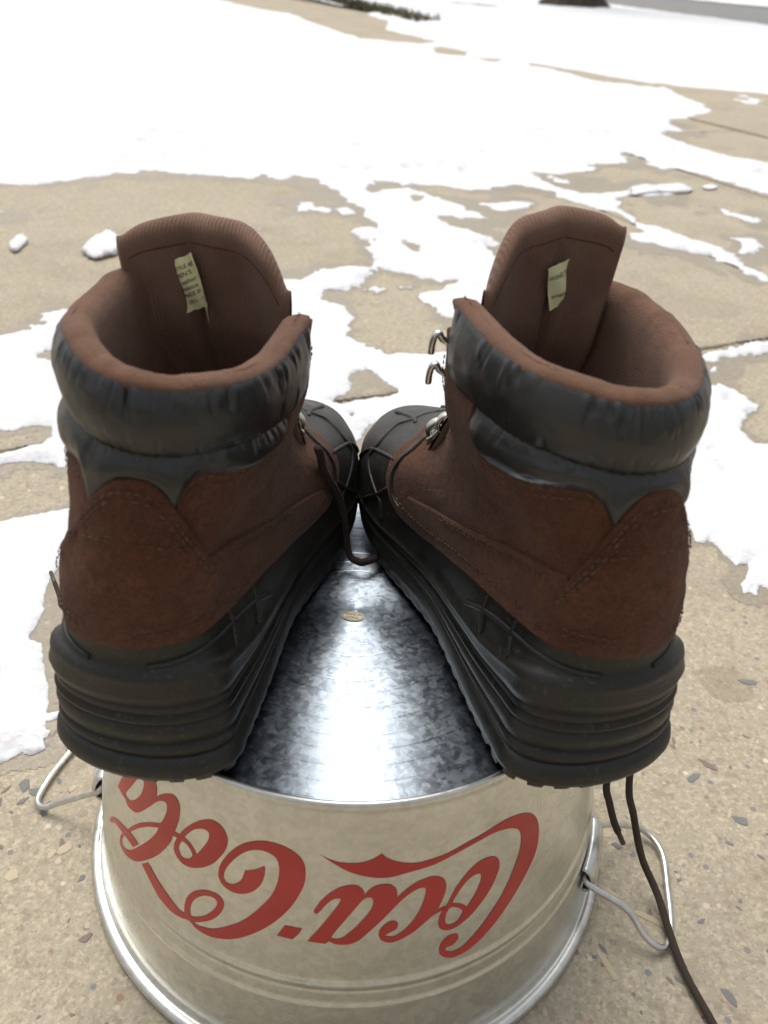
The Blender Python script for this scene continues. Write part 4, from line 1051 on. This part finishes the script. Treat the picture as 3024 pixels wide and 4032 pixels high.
    # lower side panel overlay each side
    for side in (1, -1):
        uu = np.linspace(.20, .56, 60) * side
        if side < 0: uu = uu[::-1]
        lo = ip(uu, T_RUB) - .004; hi = np.maximum(ip(uu, T_QSE), ip(uu, T_RUB) + .001)
        rows = [S(uu, lo + (hi - lo) * v, .0030) for v in np.linspace(0, 1, 12)]
        rows += [S(uu, hi + .0003, .0022), S(uu, hi, .0008)]
        addgrid('side_panel', np.array(rows), MAT['suede'])
    # heel counter
    uu = np.linspace(-.258, .258, 130) + du_
    lo = ip(uu, T_RUB) - .004; hi = ctr(uu)
    rows = []
    for v in np.linspace(0, 1, 26):
        z = lo + (hi - lo) * v
        bul = .0012 * np.exp(-((z - .118) / .018) ** 2) * np.exp(-(uu / .2) ** 2)
        w = .0011 * (fbm(uu * 9 + 1, z * 70, 3) - .5) * 2 + .0005 * (fbm(uu * 70, z * 500, 2) - .5)
        edge = np.clip((.258 - np.abs(uu - du_)) / .006, 0, 1)
        rows.append(S(uu, z, (.0036 + bul + w) * edge + .0012 * (1 - edge)))
    rows.append(S(uu, hi + .0006, .0030)); rows.append(S(uu, hi + .0002, .0005)); rows.append(S(uu, hi - .004, -.001))
    addgrid('heel_counter', np.array(rows), MAT['suede'])
    # --- padded nylon collar
    tilt = B['tilt']
    seamz = lambda u: B['seam'] + tilt * np.clip(u, -.25, .5) - .004 * np.clip((np.abs(u) - .25) / .3, 0, 1)
    topz = lambda u: B['top'] + tilt * 1.2 * np.clip(u, -.22, .45) + .004 * np.clip((u - .45) / .2, 0, 1) + B['lat'] * np.clip((-u - .25) / .25, 0, 1)
    uu = np.linspace(-.82, .63, 380)
    def creases(v, k, lo_v, dep, seed):
        r2 = np.random.RandomState(seed)
        d = np.zeros((len(v), len(uu)))
        for _ in range(k):
            u0 = r2.uniform(-.7, .62); wd = r2.uniform(.003, .008); sl = r2.uniform(-.025, .025); dp = dep * r2.uniform(.35, 1.0); ln = r2.uniform(.15, .5)
            for i, vv in enumerate(v):
                a = max(0, 1 - abs(vv - lo_v) / ln)
                d[i] -= dp * a * np.exp(-((uu - u0 - sl * (vv - lo_v)) / wd) ** 2)
                d[i] += dp * .5 * a * np.exp(-((uu - u0 - sl * (vv - lo_v) - 2.2 * wd) / (wd * 1.6)) ** 2)
        return d
    vv = np.linspace(0, 1, 30)
    end = np.clip(np.minimum(.63 - uu, uu + .82) / .07, 0, 1) ** .6
    cr = creases(vv, 44, 1.0, .0024, 3 if m > 0 else 8) + creases(vv, 20, 0.0, .0015, 4 if m > 0 else 9)
    lo, hi = seamz(uu), topz(uu)
    rows = []
    for i, v in enumerate(vv):
        b = (math.sin(math.pi * min(1, max(0, v))) ** .62)
        und = .0016 * (fbm(uu * 7 + 9 * m, v * 2 + uu * 0, 3) - .5) * 2
        rows.append(S(uu, lo + (hi - lo) * v, (.0008 + .0042 * b + (cr[i] + und * .6) * (.25 + b)) * (.25 + .75 * end)))
    rows.insert(0, S(uu, lo + .001, -.004))
    addgrid('padded_collar', np.array(rows), MAT['nylon'])
    uu = np.linspace(-.495, .495, 300)
    lo = np.maximum(np.where(np.abs(uu - du_) < .2, ctr(uu), 0), np.where(np.abs(uu - du_) > .085, lea(uu), 0)) - .004; hi = seamz(uu)
    cr = creases(vv, 28, 1.0, .0019, 13 if m > 0 else 18)
    end = np.clip((.495 - np.abs(uu)) / .05, 0, 1) ** .6
    rows = []
    for i, v in enumerate(vv):
        b = math.sin(math.pi * min(1, .02 + .98 * v)) ** .9
        und = .0014 * (fbm(uu * 8 + 4 * m, v * 2 + uu * 0, 3) - .5) * 2
        rows.append(S(uu, lo + (hi - lo) * v, (.0004 + (.0042 * np.clip((hi - lo) / .022, .3, 1)) * b + (cr[i] + und * .6) * (.3 + b)) * (.2 + .8 * end)))
    rows.append(S(uu, hi - .001, -.004))
    addgrid('padded_ankle', np.array(rows), MAT['nylon'])
    # --- fleece lining, rolled over the top edge
    uu = np.linspace(-.86, .655, 300)
    tz = topz(uu)
    fade = np.clip(np.minimum(.655 - uu, uu + .86) / .04, 0, 1) ** .5
    wob = (fbm(uu * 11 + 2, uu * 0 + 4.4, 3) - .5)
    rows = []
    for dz, o in ((-.0060, -.0008), (-.0012, .0010), (.0008, .0006), (.0022, -.0020), (.0028, -.0050), (.0022, -.0078), (.0000, -.0104), (-.0050, -.0122), (-.014, -.0125), (-.03, -.0122), (-.05, -.0118), (-.08, -.0115), (-.105, -.0115), (-.13, -.012)):
        rows.append(S(uu, tz + dz * (fade if dz > 0 else 1) + wob * .0022 * (1 if dz > -.006 else 0), o * (1 if o > 0 else .35 + .65 * fade)))
    addgrid('fleece_lining', np.array(rows), MAT['fleece'])
    ins = np.array([S(np.linspace(-.9, -.03, 30), .062, -.006), S(np.linspace(.9, .03, 30), .062, -.006)])
    addgrid('insole', ins, MAT['fleece'])

    # --- tongue
    ns, nv = 41, 34
    def tongue_pt(s, v, d=0.0):
        """rear face (d=0) to front face (d=1)"""
        s = np.asarray(s, float); v = np.asarray(v, float)
        _zt = lambda q: np.interp(q, [-1, -.96, -.9, -.65, -.25, .1, .45, .72, .9, 1], [.2185, .2225, .2240, .2270, .2292, .2282, .2247, .2187, .2092, .1980])
        ztop = sum(_zt(s + d_) for d_ in (-.12, -.06, -.03, 0, .03, .06, .12)) / 7 * (np.abs(s) < 2) + B['tz'] * (1 - .5 * s)
        z = .085 + (ztop - .085) * v
        hw = np.interp(z, [.085, .14, .18, .24], [.026, .031, .036, .038]) - (.0085 * np.clip((z - .13) / .05, 0, 1) if m < 0 else 0)
        xc = np.interp(z, [.085, .14, .18, .24], [.006, .005, .005, .005]) - .001 * (m < 0)
        yc = np.interp(z, [.085, .11, .14, .18, .24], [.182, .166, .148, .131, .1235])
        x = xc + hw * s
        y = yc - .010 * np.abs(s) ** 2.2 * np.clip((z - .08) / .06, 0, 1)
        cre = np.exp(-((s + .28) / .06) ** 2) * np.clip((v - .25) / .4, 0, 1) * np.clip((1.0 - v) / .35, 0, 1)
        y = y + .0060 * cre + .003 * np.exp(-((s - .28) / .22) ** 2) * v
        fold = np.clip((-.30 - s) / .7, 0, 1)
        y = y - .006 * fold * v
        y = y + .0012 * np.sin(9 * s + 4 * v) * v
        thick = .0155 * (1 - np.abs(s) ** 6 * .5)
        return np.stack([x, y + d * thick, z], -1)
    sg = np.linspace(-1, 1, ns); vg = np.linspace(0, 1, nv)
    SS, VV = np.meshgrid(sg, vg)
    back = tongue_pt(SS, VV, 0.0); front = tongue_pt(SS, VV, 1.0)
    mid_t = tongue_pt(sg, np.ones(ns), .5) + np.array([0, 0, .0062])
    mt2 = tongue_pt(sg, np.ones(ns), .2) + np.array([0, 0, .0042]); mt3 = tongue_pt(sg, np.ones(ns), .8) + np.array([0, 0, .0042])
    P = np.concatenate([back, mt2[None], mid_t[None], mt3[None], front[::-1]], 0)
    # close the side edges by rounded columns
    def edge(col, sgn):
        e = P[:, col].copy(); e[:, 0] += sgn * .0022
        ymid = (P[:, col, 1] + P[::-1, col, 1]) / 2
        e[:, 1] = e[:, 1] * .35 + ymid * .65
        return e[:, None]
    Pl, Pr = edge(0, -1), edge(-1, 1)
    P = np.concatenate([Pl, P, Pr], 1)
    tongue = addgrid('tongue', P[:, ::-1], MAT['tongue'])
    sb = tongue.modifiers.new('s', 'SUBSURF'); sb.levels = 1; sb.render_levels = 1
    # stitched rim line on the tongue
    e1 = tongue_pt(np.linspace(-.93, .93, 60), 1 - .045 + 0 * np.linspace(-.9, .9, 60), 0) + np.array([0, .0002, 0])
    V, F = tube(e1, .0004, 5)
    addvf('seam', V, F, MAT['suede'], tongue)
    # label: TL, TR, BR, BL corners (x, z) just off the rear face of the tongue
    if which == 'L':
        LQ = np.array([(-.0148, .2132), (-.0035, .2188), (.0018, .1940), (-.0100, .1880)])
    else:
        LQ = np.array([(.0030, .2190), (-.0085, .2230), (-.0125, .2010), (-.0030, .1970)])
    def on_tongue(a, b, lift):
        a = np.asarray(a, float); b = np.asarray(b, float)
        top_ = LQ[0] + (LQ[1] - LQ[0]) * a[..., None]; bot_ = LQ[3] + (LQ[2] - LQ[3]) * a[..., None]
        q = bot_ + (top_ - bot_) * b[..., None]
        y = np.interp(q[..., 1], [.14, .18, .24], [.148, .131, .1235]) - .0026 + .0008 * np.sin(a * 5 + b * 4) - lift
        return np.stack([q[..., 0], y, q[..., 1]], -1)
    aa, bb_ = np.meshgrid(np.linspace(0, 1, 18), np.linspace(0, 1, 22))
    jag = .05 * (fbm(aa * 9, bb_ * 9 + 3, 2) - .5)
    ea = ((aa < .01) | (aa > .99)); eb = ((bb_ < .01) | (bb_ > .99))
    lab = on_tongue(aa + jag * ea, bb_ + jag * eb, 0.0)
    lo_ = link('label', grid_mesh('label', mir(lab)), MAT['label'], tongue)
    lo_['label'] = 'cream sewn label with black print on the tongue'
    if which == 'L':
        k = np.linspace(0, 1, 16)
        fa = on_tongue(np.full(16, .995), 1 - k, .0003)
        w_ = np.interp(k, [0, .2, .38, .75, 1], [.0003, .0042, .0078, .0060, .0030])
        outs = fa.copy()
        outs[:, 0] += w_ * .62; outs[:, 1] -= w_ * 1.0; outs[:, 2] -= k * .0085
        P2 = np.stack([fa, (fa + outs) / 2 - np.array([.0004, .0007, 0]), outs], 1)
        link('label_flap', grid_mesh('label_flap', mir(P2)), MAT['label'], tongue)
        lines = [('STYLE #J5', .10, .80, .105), ("MEN'S", .10, .665, .115), ('Leather', .12, .53, .115), ('Balance', .12, .405, .115), ('MADE IN', .12, .275, .115), ('09/11 - 0', .26, .13, .115)]
    else:
        lines = [('W/SHELTER', .03, .70, .145), ('erials', .12, .26, .145)]
    VV_, FF_ = [], []
    for t, a0, b0, sz in lines:
        v, f = text_mesh(t, 1.0)
        k = min(sz * 2.2, (.98 - a0) / v[:, 0].max())
        a = a0 + v[:, 0] * k; b = b0 + v[:, 1] * sz
        p = on_tongue(a, b, .0004)
        q = len(VV_); VV_ += list(mir(p)); FF_ += [tuple(i + q for i in ff) for ff in f]
    link('print', mesh_np('print', VV_, FF_), MAT['print'], lo_, smooth=False)

    # --- stitching
    V, F = [], []
    def stitch(us, zs, off, dash=.0026, gap=.0013, rad=.00036):
        q = S(np.array(us), np.array(zs), off)
        s = np.concatenate([[0], np.cumsum(np.linalg.norm(np.diff(q, axis=0), axis=1))])
        p = 0.0
        while p + dash < s[-1]:
            t = np.array([p, p + dash * .5, p + dash])
            c = np.stack([np.interp(t, s, q[:, k]) for k in range(3)], 1)
            c += (rs.rand(3) - .5) * .0003
            if rs.rand() > .16:
                tube(c, [rad * .8, rad, rad * .8], 4, 1.0, V, F, True)
            p += dash + gap * rs.uniform(.6, 1.7)
    a = np.linspace(-.235, .235, 160) + du_
    for d in (.0045, .0080):
        stitch(a, ctr(a) - d, .0044 + .0012 * np.exp(-((ctr(a) - d - .118) / .018) ** 2))
    for z in (.0055, .0095):
        stitch(a, ip(a, T_RUB) + z, .0041)
    stitch(np.linspace(-.15, .17, 90), .1425 - .012 * np.linspace(-.15, .17, 90) ** 2 * 20, .0042)
    for side in (1, -1):
        b = np.linspace(.145, .455, 100) * side
        for d in (.0040, .0075): stitch(b, lea(b) - d, .0023)
        b = np.linspace(.27, .585, 100) * side
        stitch(b, ip(b, T_RUB) + .0055, .0034)
        b = np.linspace(.262, .50, 80) * side
        for d in (.003, .006): stitch(b, ip(b, T_QSE) - d, .0034)
        b = np.linspace(.68, .80, 50) * side
        stitch(b - .022 * side, lea(b) - .002, .0023)
    b = np.linspace(-.48, .48, 160)
    stitch(b, seamz(b) + .0002, .0015, rad=.0003)
    st = addvf('stitching', V, F, MAT['thread'])
    st['kind'] = 'stuff'

    # --- short nap standing off the suede and the fleece
    def nap(name, k, uf, zf, off, ln, mat, seed):
        r3 = np.random.RandomState(seed)
        uu_ = uf(r3, k); zz_ = zf(r3, uu_)
        p, n = S(uu_, zz_, off, True)
        d = n + r3.normal(0, .75, p.shape); d /= np.linalg.norm(d, axis=1, keepdims=True)
        t = np.cross(d, r3.normal(0, 1, p.shape)); t /= np.linalg.norm(t, axis=1, keepdims=True)
        L_ = ln * r3.uniform(.5, 1.4, (k, 1)); w_ = .00009
        V = np.concatenate([p - t * w_, p + t * w_, p + d * L_], 1).reshape(-1, 3)
        F = [(3 * i, 3 * i + 1, 3 * i + 2) for i in range(k)]
        o = addvf(name, V, F, mat); o['kind'] = 'stuff'
    nap('counter_nap', 5200, lambda r, k: r.uniform(-.25, .25, k) + du_, lambda r, u: ip(u, T_RUB) + (ctr(u) - ip(u, T_RUB)) * r.uniform(.02, 1, len(u)), .0034, .0009, MAT['suede'], 31)
    nap('upper_nap', 8000, lambda r, k: r.uniform(.12, .93, k) * r.choice([-1, 1], k), lambda r, u: ip(u, T_RUB) + (lea(u) - ip(u, T_RUB)) * r.uniform(.03, 1, len(u)), .0014, .0009, MAT['suede'], 32)
    nap('lining_nap', 5000, lambda r, k: r.uniform(-.7, .64, k), lambda r, u: topz(u) + r.uniform(.0005, .0026, len(u)), -.0040, .0011, MAT['fleece'], 33)

    # --- lace hooks and eyelets on both sides of the throat
    for side in (1, -1):
        for (u0, z0) in (((.655, .1930), (.675, .1745)) if not (which == 'L' and side > 0) else ((.80, .150), (.81, .138))):
            p, n = S(side * u0, z0, .0022, True)
            n = n * np.array([1, 1, .3]); n = n / np.linalg.norm(n)
            upv = np.array([0, 0, 1.])
            path = [p - n * .001 - upv * .003, p + n * .002 - upv * .001, p + n * .0034 + upv * .0016, p + n * .0052 + upv * .0004, p + n * .0062 - upv * .0038, p + n * .0064 - upv * .0080]
            V, F = tube(catmull(path, 4), .0030, 8, .55)
            addvf('lace_hook', V, F, MAT['brass'])
        for (u0, z0) in ((.775, .1215), (.80, .1060)):
            p, n = S(side * u0, z0, .0026, True)
            t1 = np.cross(n, [0, 0, 1.]); t1 /= np.linalg.norm(t1); t2 = np.cross(n, t1)
            th = np.linspace(0, 2 * np.pi, 22, endpoint=False)
            V, F = [], []
            for k, a in enumerate(th):
                c = p + .0046 * math.cos(a) * t1 + .0080 * math.sin(a) * t2
                dd = math.cos(a) * t1 + math.sin(a) * t2
                for j in range(8):
                    g = 2 * math.pi * j / 8
                    V.append(c + .0019 * (math.cos(g) * dd + math.sin(g) * n))
            nn = len(th)
            for k in range(nn):
                for j in range(8):
                    F.append((k * 8 + j, k * 8 + (j + 1) % 8, ((k + 1) % nn) * 8 + (j + 1) % 8, ((k + 1) % nn) * 8 + j))
            addvf('eyelet', V, F, MAT['brass'])
            # domed saddle over the eyelet
            path = [p + t2 * .0070, p + n * .0038 + t2 * .004, p + n * .0050, p + n * .0038 - t2 * .004, p - t2 * .0070]
            V, F = tube(catmull(path, 4), .0032, 8, .4)
            addvf('eyelet_loop', V, F, MAT['brass'])

    # --- laces
    def lace(path, rad=.0017, aglet_end=False, local=False):
        q = catmull(path if local else w2l(np.array(path)), 8)
        if local:
            q = mir(q)
        n = len(q)
        r = np.full(n, rad) * (1 + .08 * (rs.rand(n) - .5))
        V, F = tube(q, r, 8, .8)
        link('lace', mesh_np('lace', V, F), MAT['lace'], root)
        if aglet_end:
            d = q[-1] - q[-2]; d /= np.linalg.norm(d)
            V, F = tube([q[-1] - d * .001, q[-1] + d * .004, q[-1] + d * .012], rad * .72, 7)
            link('lace_tip', mesh_np('lace_tip', V, F), MAT['aglet'], root)
    pl, pn = S(-.80, .106, .006, True); pm, _ = S(.80, .106, .006, True)
    pl2, _ = S(-.775, .1215, .006, True); pm2, _ = S(.775, .1215, .006, True)
    cen = tongue_pt(0., .16, 1.0) + np.array([0, .004, 0]); cen2 = tongue_pt(0., .26, 1.0) + np.array([0, .004, 0])
    lace([pl, (pl + cen) / 2 + np.array([0, .004, .001]), cen, (pm + cen) / 2 + np.array([0, .004, .001]), pm], local=True)
    lace([pl, cen2 * .5 + (pl + pm2) * .25 + np.array([0, .006, 0]), pm2], local=True)
    lace([pm, cen2 * .5 + (pm + pl2) * .25 + np.array([0, .009, 0]), pl2], local=True)
    if which == 'L':
        e = np.array([[-.0235, -.004, .312], [-.0228, .006, .302], [-.0225, .018, .287], [-.019, .028, .272], [-.015, .038, .257], [-.012, .043, .242], [-.0098, .0445, .227], [-.0088, .0445, .214], [-.006, .0415, .2062], [-.001, .038, .2052], [.004, .038, .2052], [.012, .045, .205], [.016, .060, .205]])
        lace(e, .0026)
        lace([(-.150, .060, .240), (-.168, .035, .2135), (-.176, .000, .2075), (-.1745, -.022, .206), (-.180, -.012, .2055), (-.186, -.002, .206)], .0018, True)
    else:
        lace([(.150, .055, .262), (.176, .030, .245), (.184, .005, .205), (.183, -.022, .150), (.1815, -.044, .100), (.194, -.038, .060), (.2035, -.049, .030), (.2145, -.065, .012), (.2205, -.106, .0045), (.2305, -.143, .0045), (.250, -.21, .0045), (.262, -.25, .0045)], .0028)
        lace([(.152, .050, .258), (.171, .028, .238), (.174, .000, .190), (.168, -.036, .130), (.1665, -.046, .100), (.1725, -.0445, .080), (.1795, -.0436, .060), (.1838, -.0445, .051)], .0027, True)
    return root

build_boot('L', 'left winter boot with rounded padded collar and two-part cream label inside its tongue')
build_boot('R', 'right winter boot turned to show two lace hooks, with a flat cream label')
